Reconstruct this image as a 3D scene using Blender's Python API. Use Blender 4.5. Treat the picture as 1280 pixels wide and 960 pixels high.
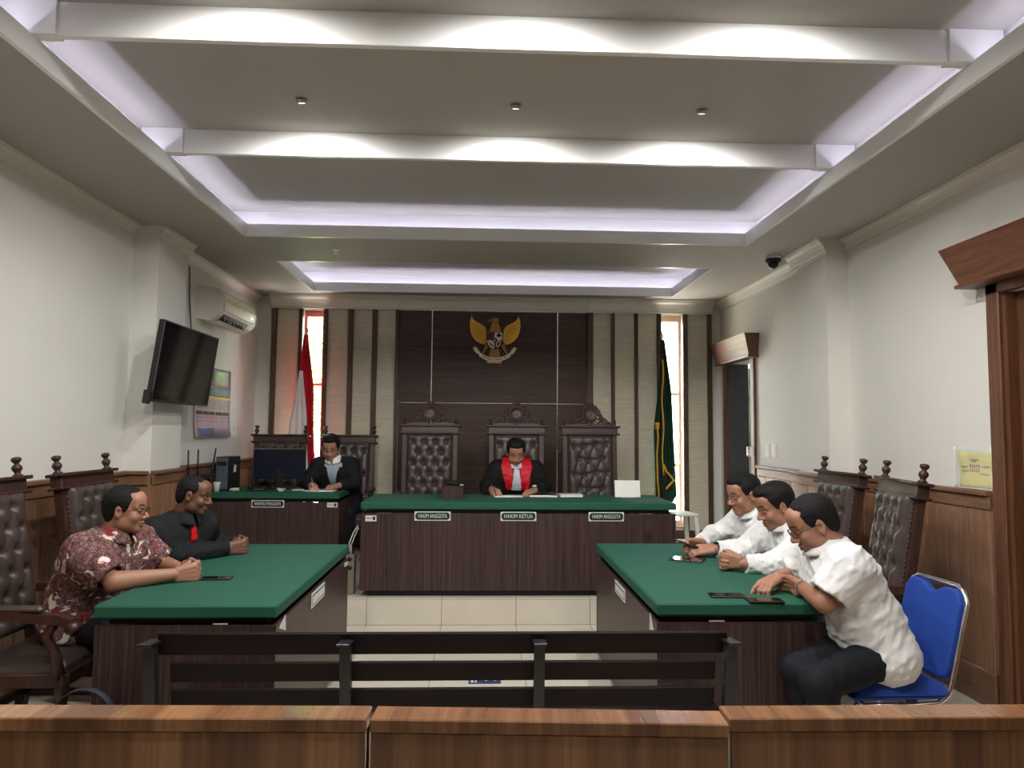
import bpy, bmesh, math, random
import numpy as np
from mathutils import Vector, Matrix

for _o in list(bpy.data.objects):
    bpy.data.objects.remove(_o, do_unlink=True)
SC = bpy.context.scene
COL = SC.collection
R = math.radians
random.seed(7)

# ------------------------------------------------------------------ camera
def set_camera():
    yaw, pitch, roll, f = R(2.33), R(3.88), R(0.48), 890.0
    cy, sy, cp, sp = math.cos(yaw), math.sin(yaw), math.cos(pitch), math.sin(pitch)
    F = Vector((sy * cp, cy * cp, sp))
    Rt = Vector((cy, -sy, 0))
    U = Rt.cross(F)
    R2 = Rt * math.cos(roll) + U * math.sin(roll)
    U2 = -Rt * math.sin(roll) + U * math.cos(roll)
    cam = bpy.data.cameras.new('camera')
    cam.sensor_fit = 'HORIZONTAL'
    cam.sensor_width = 36.0
    cam.lens = f / 1280.0 * 36.0
    cam.clip_start = 0.05
    o = bpy.data.objects.new('camera', cam)
    COL.objects.link(o)
    m = Matrix.Identity(4)
    for i in range(3):
        m[i][0], m[i][1], m[i][2] = R2[i], U2[i], -F[i]
    m[2][3] = 1.55
    o.matrix_world = m
    SC.camera = o
set_camera()

# ------------------------------------------------------------------ world, sun, exposure
SC.view_settings.view_transform = 'Standard'
SC.view_settings.look = 'None'
SC.view_settings.gamma = 1.0
SC.view_settings.use_curve_mapping = False
SC.view_settings.exposure = 0.0

world = bpy.data.worlds.new('sky')
SC.world = world
world.use_nodes = True
_nt = world.node_tree
_nt.nodes.clear()
_out = _nt.nodes.new('ShaderNodeOutputWorld')
_bg = _nt.nodes.new('ShaderNodeBackground')
_sky = _nt.nodes.new('ShaderNodeTexSky')
_sky.sky_type = 'NISHITA'
_sky.sun_disc = False
_sky.sun_elevation = R(62)
_sky.sun_rotation = R(200)
_sky.air_density = 1.5
_sky.dust_density = 3.0
_nt.links.new(_sky.outputs[0], _bg.inputs[0])
_bg.inputs[1].default_value = 24.0
_nt.links.new(_bg.outputs[0], _out.inputs[0])

SUN_E = 420.0
_s = bpy.data.lights.new('sun', 'SUN')
_s.energy = SUN_E
_s.angle = R(1.0)
_s.color = (1.0, 0.89, 0.72)
_so = bpy.data.objects.new('sun', _s)
COL.objects.link(_so)
_so.rotation_euler = Vector((-0.12, -0.42, -1.0)).to_track_quat('-Z', 'Y').to_euler()
_so.location = (0, 14, 12)

LAMP_W = 69.0          # each ceiling downlight
LED_W = 1.5            # cove strips, per metre

# ------------------------------------------------------------------ helpers
def srgb(r, g, b):
    def c(v):
        v /= 255.0
        return v / 12.92 if v <= 0.04045 else ((v + 0.055) / 1.055) ** 2.4
    return (c(r), c(g), c(b), 1.0)

MATS = {}
def nodes(name):
    m = bpy.data.materials.new(name)
    m.use_nodes = True
    nt = m.node_tree
    b = nt.nodes['Principled BSDF']
    return m, nt, b

def mixc(nt, fac, a, b, blend='MIX'):
    n = nt.nodes.new('ShaderNodeMix')
    n.data_type = 'RGBA'
    n.blend_type = blend
    for sock, v in ((n.inputs[0], fac), (n.inputs[6], a), (n.inputs[7], b)):
        if hasattr(v, 'is_output'):
            nt.links.new(v, sock)
        else:
            sock.default_value = v
    return n.outputs[2]

def coords(nt, scale=(1, 1, 1), rnd=0.0, kind='Object', rot=(0, 0, 0)):
    tc = nt.nodes.new('ShaderNodeTexCoord')
    mp = nt.nodes.new('ShaderNodeMapping')
    mp.inputs['Scale'].default_value = scale
    mp.inputs['Rotation'].default_value = rot
    src = tc.outputs[kind]
    if rnd:
        oi = nt.nodes.new('ShaderNodeObjectInfo')
        mu = nt.nodes.new('ShaderNodeVectorMath'); mu.operation = 'SCALE'
        cb = nt.nodes.new('ShaderNodeCombineXYZ')
        for i in range(3):
            nt.links.new(oi.outputs['Random'], cb.inputs[i])
        nt.links.new(cb.outputs[0], mu.inputs[0])
        mu.inputs['Scale'].default_value = rnd
        ad = nt.nodes.new('ShaderNodeVectorMath'); ad.operation = 'ADD'
        nt.links.new(src, ad.inputs[0]); nt.links.new(mu.outputs[0], ad.inputs[1])
        src = ad.outputs[0]
    nt.links.new(src, mp.inputs['Vector'])
    return mp.outputs[0]

def noise_tex(nt, vec, scale, detail=4.0, rough=0.55, dist=0.0):
    n = nt.nodes.new('ShaderNodeTexNoise')
    nt.links.new(vec, n.inputs['Vector'])
    n.inputs['Scale'].default_value = scale
    n.inputs['Detail'].default_value = detail
    n.inputs['Roughness'].default_value = rough
    n.inputs['Distortion'].default_value = dist
    return n.outputs['Fac']

def ramp(nt, fac, stops, interp='LINEAR'):
    n = nt.nodes.new('ShaderNodeValToRGB')
    n.color_ramp.interpolation = interp
    el = n.color_ramp.elements
    while len(el) < len(stops):
        el.new(0.5)
    for e, (p, c) in zip(el, stops):
        e.position = p
        e.color = c
    nt.links.new(fac, n.inputs[0])
    return n.outputs[0]

def bump(nt, b, h, strength=0.2, dist=0.01):
    n = nt.nodes.new('ShaderNodeBump')
    n.inputs['Strength'].default_value = strength
    n.inputs['Distance'].default_value = dist
    nt.links.new(h, n.inputs['Height'])
    nt.links.new(n.outputs[0], b.inputs['Normal'])

def plain(name, col, rough=0.5, metal=0.0, bmp=0.0, bscale=300, var=0.0, spec=0.5):
    if name in MATS:
        return MATS[name]
    m, nt, b = nodes(name)
    b.inputs['Roughness'].default_value = rough
    b.inputs['Metallic'].default_value = metal
    b.inputs['Specular IOR Level'].default_value = spec
    v = coords(nt)
    n = noise_tex(nt, v, 6.0 if var else bscale, 3)
    lo = tuple(c * (1 - var) for c in col[:3]) + (1,)
    hi = tuple(min(1, c * (1 + var)) for c in col[:3]) + (1,)
    nt.links.new(ramp(nt, n, [(0.3, lo), (0.7, hi)]), b.inputs['Base Color'])
    if bmp:
        bump(nt, b, noise_tex(nt, v, bscale, 4), bmp, 0.004)
    MATS[name] = m
    return m

def wood(name, stops, scale=(14, 14, 0.7), rough=0.4, rnd=7.0, dist=0.6, bmp=0.08, nscale=3.0, coat=0.0, spec=0.5):
    if name in MATS:
        return MATS[name]
    m, nt, b = nodes(name)
    v = coords(nt, scale, rnd)
    n1 = noise_tex(nt, v, nscale, 6, 0.6, dist)
    c = ramp(nt, n1, stops)
    v2 = coords(nt, tuple(s * 4 for s in scale), rnd)
    n2 = noise_tex(nt, v2, 5.0, 3, 0.6, 0)
    dark = tuple(x * 0.6 for x in stops[0][1][:3]) + (1,)
    c = mixc(nt, ramp(nt, n2, [(0.35, (0.45, 0.45, 0.45, 1)), (0.6, (0, 0, 0, 1))]), c, dark)
    nt.links.new(c, b.inputs['Base Color'])
    b.inputs['Roughness'].default_value = rough
    b.inputs['Coat Weight'].default_value = coat
    b.inputs['Specular IOR Level'].default_value = spec
    b.inputs['Coat Roughness'].default_value = 0.25
    if bmp:
        bump(nt, b, n2, bmp, 0.003)
    MATS[name] = m
    return m

class MB:
    """collects shapes and links them as one mesh object"""
    def __init__(self):
        self.v, self.f, self.s = [], [], []
    def add(self, vs, fs, M=None, smooth=False):
        o = len(self.v)
        for p in vs:
            p = Vector(p)
            self.v.append(tuple(M @ p) if M else tuple(p))
        for f in fs:
            self.f.append([i + o for i in f])
            self.s.append(smooth)
        return self
    def box(self, x0, x1, y0, y1, z0, z1, M=None, bev=0.0):
        if x0 > x1: x0, x1 = x1, x0
        if y0 > y1: y0, y1 = y1, y0
        if z0 > z1: z0, z1 = z1, z0
        if bev <= 0:
            vs = [(x, y, z) for x in (x0, x1) for y in (y0, y1) for z in (z0, z1)]
            fs = [(0, 1, 3, 2), (4, 6, 7, 5), (0, 4, 5, 1), (2, 3, 7, 6), (0, 2, 6, 4), (1, 5, 7, 3)]
            return self.add(vs, fs, M)
        b = min(bev, (x1 - x0) * .49, (y1 - y0) * .49, (z1 - z0) * .49)
        vs, idx = [], {}
        X, Y, Z = (x0, x1), (y0, y1), (z0, z1)
        for i in (0, 1):
            for j in (0, 1):
                for k in (0, 1):
                    sx, sy, sz = (1 - 2 * i) * b, (1 - 2 * j) * b, (1 - 2 * k) * b
                    idx[i, j, k, 0] = len(vs); vs.append((X[i], Y[j] + sy, Z[k] + sz))
                    idx[i, j, k, 1] = len(vs); vs.append((X[i] + sx, Y[j], Z[k] + sz))
                    idx[i, j, k, 2] = len(vs); vs.append((X[i] + sx, Y[j] + sy, Z[k]))
        fs = []
        def q(a, b_, c, d): fs.append([a, b_, c, d])
        for s in (0, 1):
            q(*[idx[s, j, k, 0] for j, k in ((0, 0), (1, 0), (1, 1), (0, 1))])
            q(*[idx[i, s, k, 1] for i, k in ((0, 0), (1, 0), (1, 1), (0, 1))])
            q(*[idx[i, j, s, 2] for i, j in ((0, 0), (1, 0), (1, 1), (0, 1))])
        for a in (0, 1):
            for c in (0, 1):
                q(idx[a, c, 0, 0], idx[a, c, 1, 0], idx[a, c, 1, 1], idx[a, c, 0, 1])
                q(idx[a, 0, c, 0], idx[a, 1, c, 0], idx[a, 1, c, 2], idx[a, 0, c, 2])
                q(idx[0, a, c, 1], idx[1, a, c, 1], idx[1, a, c, 2], idx[0, a, c, 2])
        for i in (0, 1):
            for j in (0, 1):
                for k in (0, 1):
                    fs.append([idx[i, j, k, 0], idx[i, j, k, 1], idx[i, j, k, 2]])
        c = Vector(((x0 + x1) / 2, (y0 + y1) / 2, (z0 + z1) / 2))
        out = []
        for f in fs:
            p = [Vector(vs[i]) for i in f]
            n = (p[1] - p[0]).cross(p[2] - p[0])
            if n.dot(sum(p, Vector()) / len(p) - c) < 0:
                f = f[::-1]
            out.append(f)
        return self.add(vs, out, M)
    def tube(self, pts, r, n=8, closed=False, M=None, caps=True, smooth=True):
        pts = [Vector(p) for p in pts]
        N = len(pts)
        rs = r if isinstance(r, (list, tuple)) else [r] * N
        vs, fs = [], []
        ref = None
        for i, p in enumerate(pts):
            if closed:
                t = pts[(i + 1) % N] - pts[i - 1]
            else:
                t = pts[min(i + 1, N - 1)] - pts[max(i - 1, 0)]
            if t.length < 1e-9: t = Vector((0, 0, 1))
            t.normalize()
            if ref is None:
                ref = Vector((0, 0, 1)) if abs(t.z) < .9 else Vector((1, 0, 0))
            a = (ref - t * ref.dot(t))
            if a.length < 1e-6: a = t.orthogonal()
            a.normalize(); ref = a
            b = t.cross(a)
            for k in range(n):
                an = 2 * math.pi * k / n
                vs.append(p + (a * math.cos(an) + b * math.sin(an)) * rs[i])
        for i in range(N if closed else N - 1):
            j = (i + 1) % N
            for k in range(n):
                l = (k + 1) % n
                fs.append([i * n + k, i * n + l, j * n + l, j * n + k])
        if caps and not closed:
            fs.append(list(range(n))[::-1])
            fs.append([(N - 1) * n + k for k in range(n)])
        return self.add(vs, fs, M, smooth)
    def cyl(self, a, b, r0, r1=None, n=12, M=None):
        return self.tube([a, b], [r0, r0 if r1 is None else r1], n, M=M)
    def lathe(self, prof, n=16, M=None, smooth=True):
        vs, fs = [], []
        for (r, z) in prof:
            for k in range(n):
                a = 2 * math.pi * k / n
                vs.append((r * math.cos(a), r * math.sin(a), z))
        for i in range(len(prof) - 1):
            for k in range(n):
                l = (k + 1) % n
                fs.append([i * n + k, i * n + l, (i + 1) * n + l, (i + 1) * n + k])
        fs.append(list(range(n))[::-1])
        fs.append([(len(prof) - 1) * n + k for k in range(n)])
        return self.add(vs, fs, M, smooth)
    def ball(self, c, r, n=10, M=None):
        rx, ry, rz = r if isinstance(r, (tuple, list)) else (r, r, r)
        prof = []
        T = Matrix.Translation(Vector(c)) @ Matrix.Diagonal((rx, ry, rz, 1))
        if M: T = M @ T
        h = max(4, n // 2 + 1)
        for i in range(h + 1):
            t = -math.pi / 2 + math.pi * i / h
            prof.append((max(math.cos(t), 1e-4), math.sin(t)))
        return self.lathe(prof, n, T)
    def prism(self, outline, d0, d1, M=None, smooth=False):
        """outline of (x, z) points, extruded along y from d0 to d1"""
        n = len(outline)
        vs = [(x, d0, z) for x, z in outline] + [(x, d1, z) for x, z in outline]
        fs = [list(range(n)), [n + i for i in range(n)][::-1]]
        for i in range(n):
            j = (i + 1) % n
            fs.append([j, i, n + i, n + j])
        return self.add(vs, fs, M, smooth)
    def grid(self, fn, nu, nv, M=None, smooth=True, wrap_u=False):
        vs = [fn(i / (nu if wrap_u else nu - 1), j / (nv - 1)) for j in range(nv) for i in range(nu)]
        fs = []
        for j in range(nv - 1):
            for i in range(nu if wrap_u else nu - 1):
                a, b = j * nu + i, j * nu + (i + 1) % nu
                fs.append([a, b, b + nu, a + nu])
        return self.add(vs, fs, M, smooth)
    def mesh(self, name, fix=True):
        me = bpy.data.meshes.new(name)
        me.from_pydata(self.v, [], self.f)
        me.polygons.foreach_set('use_smooth', self.s)
        if fix:
            bm = bmesh.new(); bm.from_mesh(me)
            bmesh.ops.recalc_face_normals(bm, faces=bm.faces)
            bm.to_mesh(me); bm.free()
        me.update()
        return me
    def build(self, name, mat, parent=None, loc=None, rot=None, fix=True):
        return link(name, self.mesh(name, fix), mat, parent, loc, rot)

def link(name, me, mat, parent=None, loc=None, rot=None):
    if mat is not None and not me.materials:
        me.materials.append(mat)
    o = bpy.data.objects.new(name, me)
    COL.objects.link(o)
    if parent is not None: o.parent = parent
    if loc is not None: o.location = loc
    if rot is not None: o.rotation_euler = rot
    return o

def tag(o, label=None, cat=None, group=None, kind=None):
    if label: o['label'] = label
    if cat: o['category'] = cat
    if group: o['group'] = group
    if kind: o['kind'] = kind
    return o

def thing(name, label, cat, loc=(0, 0, 0), rz=0.0, group=None):
    o = bpy.data.objects.new(name, None)
    o.empty_display_size = 0.1
    COL.objects.link(o)
    o.location = loc
    o.rotation_euler = (0, 0, rz)
    return tag(o, label, cat, group)

def box(name, mat, x0, x1, y0, y1, z0, z1, parent=None, bev=0.0):
    return MB().box(x0, x1, y0, y1, z0, z1, bev=bev).build(name, mat, parent)

def struct(o):
    o['kind'] = 'structure'
    return o

def copy_tree(o, parent=None):
    c = o.copy(); COL.objects.link(c); c.parent = parent
    for ch in o.children:
        copy_tree(ch, c)
    return c

def solidify_strip(fn, nu, nv, th):
    """thin curved sheet with thickness th; fn(u,v)->Vector"""
    P = [[Vector(fn(i / (nu - 1), j / (nv - 1))) for i in range(nu)] for j in range(nv)]
    vs, fs = [], []
    for j in range(nv):
        for i in range(nu):
            du = P[j][min(i + 1, nu - 1)] - P[j][max(i - 1, 0)]
            dv = P[min(j + 1, nv - 1)][i] - P[max(j - 1, 0)][i]
            n = du.cross(dv)
            if n.length > 1e-12: n.normalize()
            vs.append(P[j][i] + n * th / 2)
    N = nu * nv
    for j in range(nv):
        for i in range(nu):
            vs.append(P[j][i] * 2 - vs[j * nu + i])
    for j in range(nv - 1):
        for i in range(nu - 1):
            a = j * nu + i
            fs.append([a, a + 1, a + 1 + nu, a + nu])
            fs.append([N + a, N + a + nu, N + a + 1 + nu, N + a + 1])
    def edge(ids):
        for a, b in zip(ids[:-1], ids[1:]):
            fs.append([a, N + a, N + b, b])
    edge([i for i in range(nu)])
    edge([(nv - 1) * nu + i for i in range(nu)])
    edge([j * nu for j in range(nv)])
    edge([j * nu + nu - 1 for j in range(nv)])
    return vs, fs

def text_mesh(s, size, depth=0.002, width=None):
    cu = bpy.data.curves.new('lettering', 'FONT')
    cu.body = s
    cu.size = size
    cu.extrude = depth / 2
    cu.align_x = 'CENTER'
    cu.align_y = 'CENTER'
    cu.resolution_u = 2
    o = bpy.data.objects.new('lettering', cu)
    COL.objects.link(o)
    dg = bpy.context.evaluated_depsgraph_get()
    dg.update()
    me = bpy.data.meshes.new_from_object(o.evaluated_get(dg))
    bpy.data.objects.remove(o, do_unlink=True)
    bpy.data.curves.remove(cu)
    me.name = 'lettering'
    if width:
        xs = [v.co.x for v in me.vertices]
        k = width / max(1e-6, max(xs) - min(xs))
        for v in me.vertices: v.co.x *= k
    return me
# ------------------------------------------------------------------ materials
def mat_wall(name, col, rough=0.6):
    m, nt, b = nodes(name)
    v = coords(nt)
    n = noise_tex(nt, v, 1.3, 4, 0.5)
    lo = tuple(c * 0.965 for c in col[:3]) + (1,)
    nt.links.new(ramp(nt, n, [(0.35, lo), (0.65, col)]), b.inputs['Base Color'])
    b.inputs['Roughness'].default_value = rough
    bump(nt, b, noise_tex(nt, v, 90, 3), 0.05, 0.002)
    MATS[name] = m
    return m
M_WALL = mat_wall('wall_paint', srgb(222, 220, 212))
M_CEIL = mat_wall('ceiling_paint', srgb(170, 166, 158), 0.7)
M_BEAM = mat_wall('gloss_white_paint', srgb(240, 240, 238), 0.26)
M_CROWN = mat_wall('crown_paint', srgb(220, 214, 202), 0.5)

def mat_tile(name, col):
    m, nt, b = nodes(name)
    v = coords(nt, (1, 1, 1), 11.0)
    n = noise_tex(nt, v, 2.2, 6, 0.6, 0.8)
    lo = tuple(c * 0.93 for c in col[:3]) + (1,)
    nt.links.new(ramp(nt, n, [(0.3, lo), (0.7, col)]), b.inputs['Base Color'])
    b.inputs['Roughness'].default_value = 0.12
    MATS[name] = m
    return m
M_TILE = mat_tile('cream_floor_tile', srgb(214, 206, 190))
M_GROUT = plain('grout', srgb(120, 112, 100), 0.9)

M_WAIN = wood('wainscot_wood', [(0.3, srgb(118, 84, 62)), (0.5, srgb(142, 104, 78)), (0.7, srgb(160, 120, 92))], (20, 20, 0.9), 0.42)
M_WAIN_H = wood('wainscot_rail_wood', [(0.3, srgb(98, 68, 50)), (0.5, srgb(122, 88, 65)), (0.7, srgb(140, 102, 76))], (18, 0.9, 18), 0.42)
M_DOORW = wood('door_frame_wood', [(0.3, srgb(78, 48, 32)), (0.5, srgb(104, 66, 44)), (0.7, srgb(122, 80, 54))], (18, 18, 0.8), 0.42)
M_LAM = wood('dark_laminate', [(0.35, srgb(50, 36, 34)), (0.5, srgb(66, 49, 46)), (0.62, srgb(82, 64, 59))], (42, 42, 0.5), 0.4, dist=0.2, spec=.35)
M_BACKDK = wood('dark_panel_laminate', [(0.35, srgb(58, 40, 34)), (0.5, srgb(74, 53, 45)), (0.65, srgb(92, 68, 58))], (0.55, 9, 38), 0.42, dist=0.2, spec=.3)
M_CREAM = wood('cream_panel_laminate', [(0.3, srgb(196, 187, 163)), (0.5, srgb(206, 198, 175)), (0.7, srgb(214, 207, 187))], (0.8, 6, 14), 0.5, dist=0.3, bmp=0.03)
M_BATTEN = wood('brown_batten', [(0.3, srgb(62, 42, 28)), (0.6, srgb(88, 62, 42))], (18, 18, 0.8), 0.45)
M_CHAIRW = wood('dark_carved_wood', [(0.3, srgb(46, 26, 21)), (0.5, srgb(62, 36, 29)), (0.7, srgb(78, 47, 37))], (12, 12, 1.4), 0.46, coat=0.06)
M_BENCH = wood('bench_slat_wood', [(0.3, srgb(17, 8, 9)), (0.5, srgb(24, 12, 13)), (0.7, srgb(32, 17, 17))], (0.7, 16, 16), 0.45, coat=0.0, spec=.2)

def mat_railwood():
    m, nt, b = nodes('striped_walnut_veneer')
    # vertical boards of differing tone
    v = coords(nt, (1, 1, 1), 3.0)
    sx = nt.nodes.new('ShaderNodeSeparateXYZ'); nt.links.new(v, sx.inputs[0])
    n1 = nt.nodes.new('ShaderNodeTexNoise'); n1.noise_dimensions = '1D'
    nt.links.new(sx.outputs['X'], n1.inputs['W'])
    n1.inputs['Scale'].default_value = 5.0
    n1.inputs['Detail'].default_value = 2.0
    v2 = coords(nt, (34, 2.0, .8), 3.0)
    n2 = noise_tex(nt, v2, 2.0, 6, 0.62, 0.5)
    c1 = ramp(nt, n1.outputs['Fac'], [(0.3, srgb(110, 70, 42)), (0.45, srgb(142, 98, 62)), (0.55, srgb(124, 82, 50)), (0.7, srgb(164, 118, 78))])
    c2 = ramp(nt, n2, [(0.32, (0.62, 0.58, 0.54, 1)), (0.6, (1, 1, 1, 1)), (0.75, (1.25, 1.2, 1.1, 1))])
    c = mixc(nt, 0.85, c1, c2, 'MULTIPLY')
    nt.links.new(c, b.inputs['Base Color'])
    b.inputs['Roughness'].default_value = 0.24
    b.inputs['Coat Weight'].default_value = 0.3
    b.inputs['Coat Roughness'].default_value = 0.15
    MATS['striped_walnut_veneer'] = m
    return m
M_RAIL = mat_railwood()

def mat_leather():
    m, nt, b = nodes('brown_leather')
    v = coords(nt)
    n = noise_tex(nt, v, 9, 4)
    nt.links.new(ramp(nt, n, [(0.3, srgb(56, 46, 43)), (0.7, srgb(74, 62, 58))]), b.inputs['Base Color'])
    b.inputs['Roughness'].default_value = 0.38
    vo = nt.nodes.new('ShaderNodeTexVoronoi')
    nt.links.new(v, vo.inputs['Vector']); vo.inputs['Scale'].default_value = 260
    bump(nt, b, vo.outputs['Distance'], 0.12, 0.002)
    MATS['brown_leather'] = m
    return m
M_LEATHER = mat_leather()

M_GREEN = plain('green_felt_cloth', srgb(31, 83, 65), 0.72, bmp=0.15, bscale=900, spec=0.3)
M_METAL_BLK = plain('black_powder_coat', srgb(30, 31, 34), 0.35)
M_CHROME = plain('chrome', (0.8, 0.8, 0.8, 1), 0.12, 1.0)
M_BLUE = plain('blue_seat_fabric', srgb(18, 62, 150), 0.8, bmp=0.25, bscale=700)
M_BLACK = plain('black_plastic', srgb(22, 22, 24), 0.4)
M_SCREEN = plain('glossy_dark_screen', srgb(14, 15, 17), 0.08)
M_WHITEPL = plain('white_plastic', srgb(232, 229, 218), 0.4)
M_PAPER = plain('white_paper', srgb(236, 234, 228), 0.7)
M_SILVER = plain('silver_strip', (0.78, 0.76, 0.74, 1), 0.18, 1.0)
M_GOLD = plain('gold_paint', srgb(234, 182, 64), 0.35, 0.15)
M_DOORDK = plain('dark_grey_door', srgb(40, 38, 38), 0.4, var=0.05)
# ------------------------------------------------------------------ room shell
XL, XR = -2.72, 2.93          # near side walls
XLC, XRC = -2.52, 2.75        # columns
XLF, XRF = -2.66, 2.85        # far side walls
YC0, YC1 = 5.55, 6.08
YB = 8.40                     # panel face of back wall
ZC, ZL, ZT = 3.13, 3.23, 3.38 # ceiling, cove lip, tray
YF = -2.4
DZ, DY = 0.212, 5.861         # dais

_tiles = {}
def tile(parent, x0, x1, y0, y1, z, th=0.012, vertical=False):
    g = 0.0016
    w, d = x1 - x0 - 2 * g, y1 - y0 - 2 * g
    if w <= 0.01 or d <= 0.01: return
    key = (round(w, 3), round(d, 3), vertical)
    if key not in _tiles:
        b = MB()
        if vertical: b.box(-w / 2, w / 2, -th, 0, -d / 2, d / 2, bev=0.002)
        else: b.box(-w / 2, w / 2, -d / 2, d / 2, -th, 0, bev=0.002)
        me = b.mesh('tile'); me.materials.append(M_TILE); _tiles[key] = me
    o = bpy.data.objects.new('tile', _tiles[key])
    COL.objects.link(o); o.parent = parent
    if vertical: o.location = ((x0 + x1) / 2, z, (y0 + y1) / 2)
    else: o.location = ((x0 + x1) / 2, (y0 + y1) / 2, z)

def steps(a, b, first, s=0.6):
    xs = [a]
    x = first - math.ceil((first - a) / s) * s
    while x < b:
        if x > a + 0.01 and x < b - 0.01: xs.append(x)
        x += s
    return xs + [b]

floor = struct(box('floor', M_GROUT, XL - .1, XR + .1, YF, DY + .05, -0.12, -0.0035))
fx = steps(XL, XR, -0.914)
for a, b in zip(fx[:-1], fx[1:]):
    fy = steps(YF, DY, DY)
    for c, d in zip(fy[:-1], fy[1:]):
        tile(floor, a, b, c, d, 0.0)
dais = struct(box('dais', M_GROUT, XL - .1, XR + .1, DY + 0.004, YB + .06, -0.1, DZ - 0.0035))
for a, b in zip(fx[:-1], fx[1:]):
    fy = steps(DY - .008, YB, DY - .008)
    for c, d in zip(fy[:-1], fy[1:]):
        tile(dais, a, b, c, d, DZ)
    tile(dais, a, b, 0.0, DZ - 0.0125, DY + 0.004, vertical=True)

# side walls
def wall(name, boxes, mat=M_WALL):
    m = MB()
    for b in boxes: m.box(*b)
    return struct(m.build(name, mat))
wall('wall_left', [(XL - .12, XL, YF, YC0 + .02, -.02, ZT), (XL - .12, XLF, YC0 + .05, YB + .1, -.02, ZT)])
# right wall leaves openings for the two doors
D1 = (2.88, 3.86, 2.36)       # near door opening y0, y1, top
D2 = (7.41, 8.16, 2.36)       # far door opening
wall('wall_right', [(XR, XR + .14, YF, D1[0], -.02, ZT), (XR, XR + .14, D1[1], YC0 + .02, -.02, ZT), (XR, XR + .14, D1[0], D1[1], D1[2], ZT),
                    (XRF, XR + .14, YC0 + .05, D2[0], -.02, ZT), (XRF, XR + .14, D2[1], YB + .1, -.02, ZT), (XRF, XR + .14, D2[0], D2[1], D2[2], ZT)])
wall('wall_front', [(XL - .12, XR + .14, YF - .12, YF, -.02, ZT)])
for nm, a, b in (('column', XL - .05, XLC), ('column', XRC, XR + .05)):
    struct(box(nm, M_WALL, a, b, YC0, YC1, -.02, ZC + .02))
# back wall with two tall window openings
W1, W2 = (-2.119, -1.877), (2.121, 2.382)
WZ0, WZ1 = 0.46, 2.97
wall_back = wall('wall_back', [(XL - .12, W1[0], YB + .02, YB + .2, 0, ZT), (W1[1], W2[0], YB + .02, YB + .2, 0, ZT), (W2[1], XR + .14, YB + .02, YB + .2, 0, ZT)]
     + [(a, b, YB + .02, YB + .2, 0, WZ0) for a, b in (W1, W2)] + [(a, b, YB + .02, YB + .2, WZ1, ZT) for a, b in (W1, W2)])

# back wall cladding: each panel, batten and strip is its own piece
PT = 2.985
def clad(name, mat, x0, x1, z0, z1, y0, y1=YB + .02, bev=0.003):
    w, h = x1 - x0, z1 - z0
    return MB().box(-w / 2, w / 2, y0 - YB, y1 - YB, -h / 2, h / 2, bev=bev).build(name, mat, wall_back, ((x0 + x1) / 2, YB, (z0 + z1) / 2))
for a, b in ((-2.424, -2.165), (-1.831, -1.589), (-1.533, -1.309), (-1.253, -1.038),
             (1.303, 1.524), (1.562, 1.803), (1.841, 2.073), (2.441, 2.683)):
    clad('panel', M_CREAM, a, b, DZ + .2, PT, YB)
for a, b in ((-2.48, -2.424), (-2.165, -2.119), (-1.877, -1.831), (-1.589, -1.533), (-1.309, -1.253), (-1.038, -1.0),
             (1.236, 1.303), (1.524, 1.562), (1.803, 1.841), (2.073, 2.121), (2.382, 2.441), (2.683, 2.732)):
    clad('batten', M_BATTEN, a, b, DZ, PT, YB - .035)
xs = (-1.0, -.609, .881, 1.236)
for i in range(3):
    for z0, z1 in ((DZ, 1.889), (1.889, PT)):
        clad('panel', M_BACKDK, xs[i] + .006, xs[i + 1] - .006, z0 + .008, z1 - .008, YB)
for x in xs[1:3]:
    clad('metal_strip', M_SILVER, x - .007, x + .007, 1.35 if x > 0 else 1.895, PT, YB - .004)
clad('metal_strip', M_SILVER, -1.0, 1.236, 1.882, 1.896, YB - .005)
for a, b in ((-2.48, -1.0), (1.236, 2.732)):
    clad('skirting', M_BATTEN, a, b, DZ, DZ + .2, YB - .012)

# crown mouldings: a stepped cove profile swept along a wall
def crown(name, p0, p1, inward, z=ZC, d=0.10, h=0.13, mat=M_CROWN):
    prof = [(0, 0), (.14, 0), (.14, .14), (.24, .2), (.34, .42), (.52, .66), (.78, .8), (.8, .88), (1, .88), (1, 1), (0, 1)]
    p0, p1, n = Vector(p0), Vector(p1), Vector(inward)
    m = MB()
    vs = []
    for p in (p0, p1):
        for a, b in prof:
            q = p + n * (a * d)
            vs.append((q.x, q.y, z - h + b * h))
    k = len(prof)
    fs = [list(range(k)), [k + i for i in range(k)][::-1]]
    for i in range(k):
        j = (i + 1) % k
        fs.append([j, i, k + i, k + j])
    m.add(vs, fs)
    return struct(m.build(name, mat))
crown('trim_1', (XL, YF, 0), (XL, YC0, 0), (1, 0, 0), d=.06, h=.09)
crown('trim_2', (XLC, YC0, 0), (XLC, YC1 + .06, 0), (1, 0, 0), d=.05, h=.10)
crown('trim_3', (XLF, YC1, 0), (XLF, YB - .02, 0), (1, 0, 0), d=.07, h=.11)
crown('trim_4', (XR, YF, 0), (XR, YC0, 0), (-1, 0, 0), d=.06, h=.09)
crown('trim_5', (XRC, YC0 - .03, 0), (XRC, YC1 + .08, 0), (-1, 0, 0), d=.09, h=.13)
crown('trim_6', (XRF, YC1, 0), (XRF, YB - .02, 0), (-1, 0, 0), d=.08, h=.12)
crown('trim_7', (-2.48, YB - .02, 0), (-1.0, YB - .02, 0), (0, -1, 0), d=.17, h=.15)
crown('trim_8', (-1.0, YB + .01, 0), (1.24, YB + .01, 0), (0, -1, 0), d=.17, h=.15)
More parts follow.
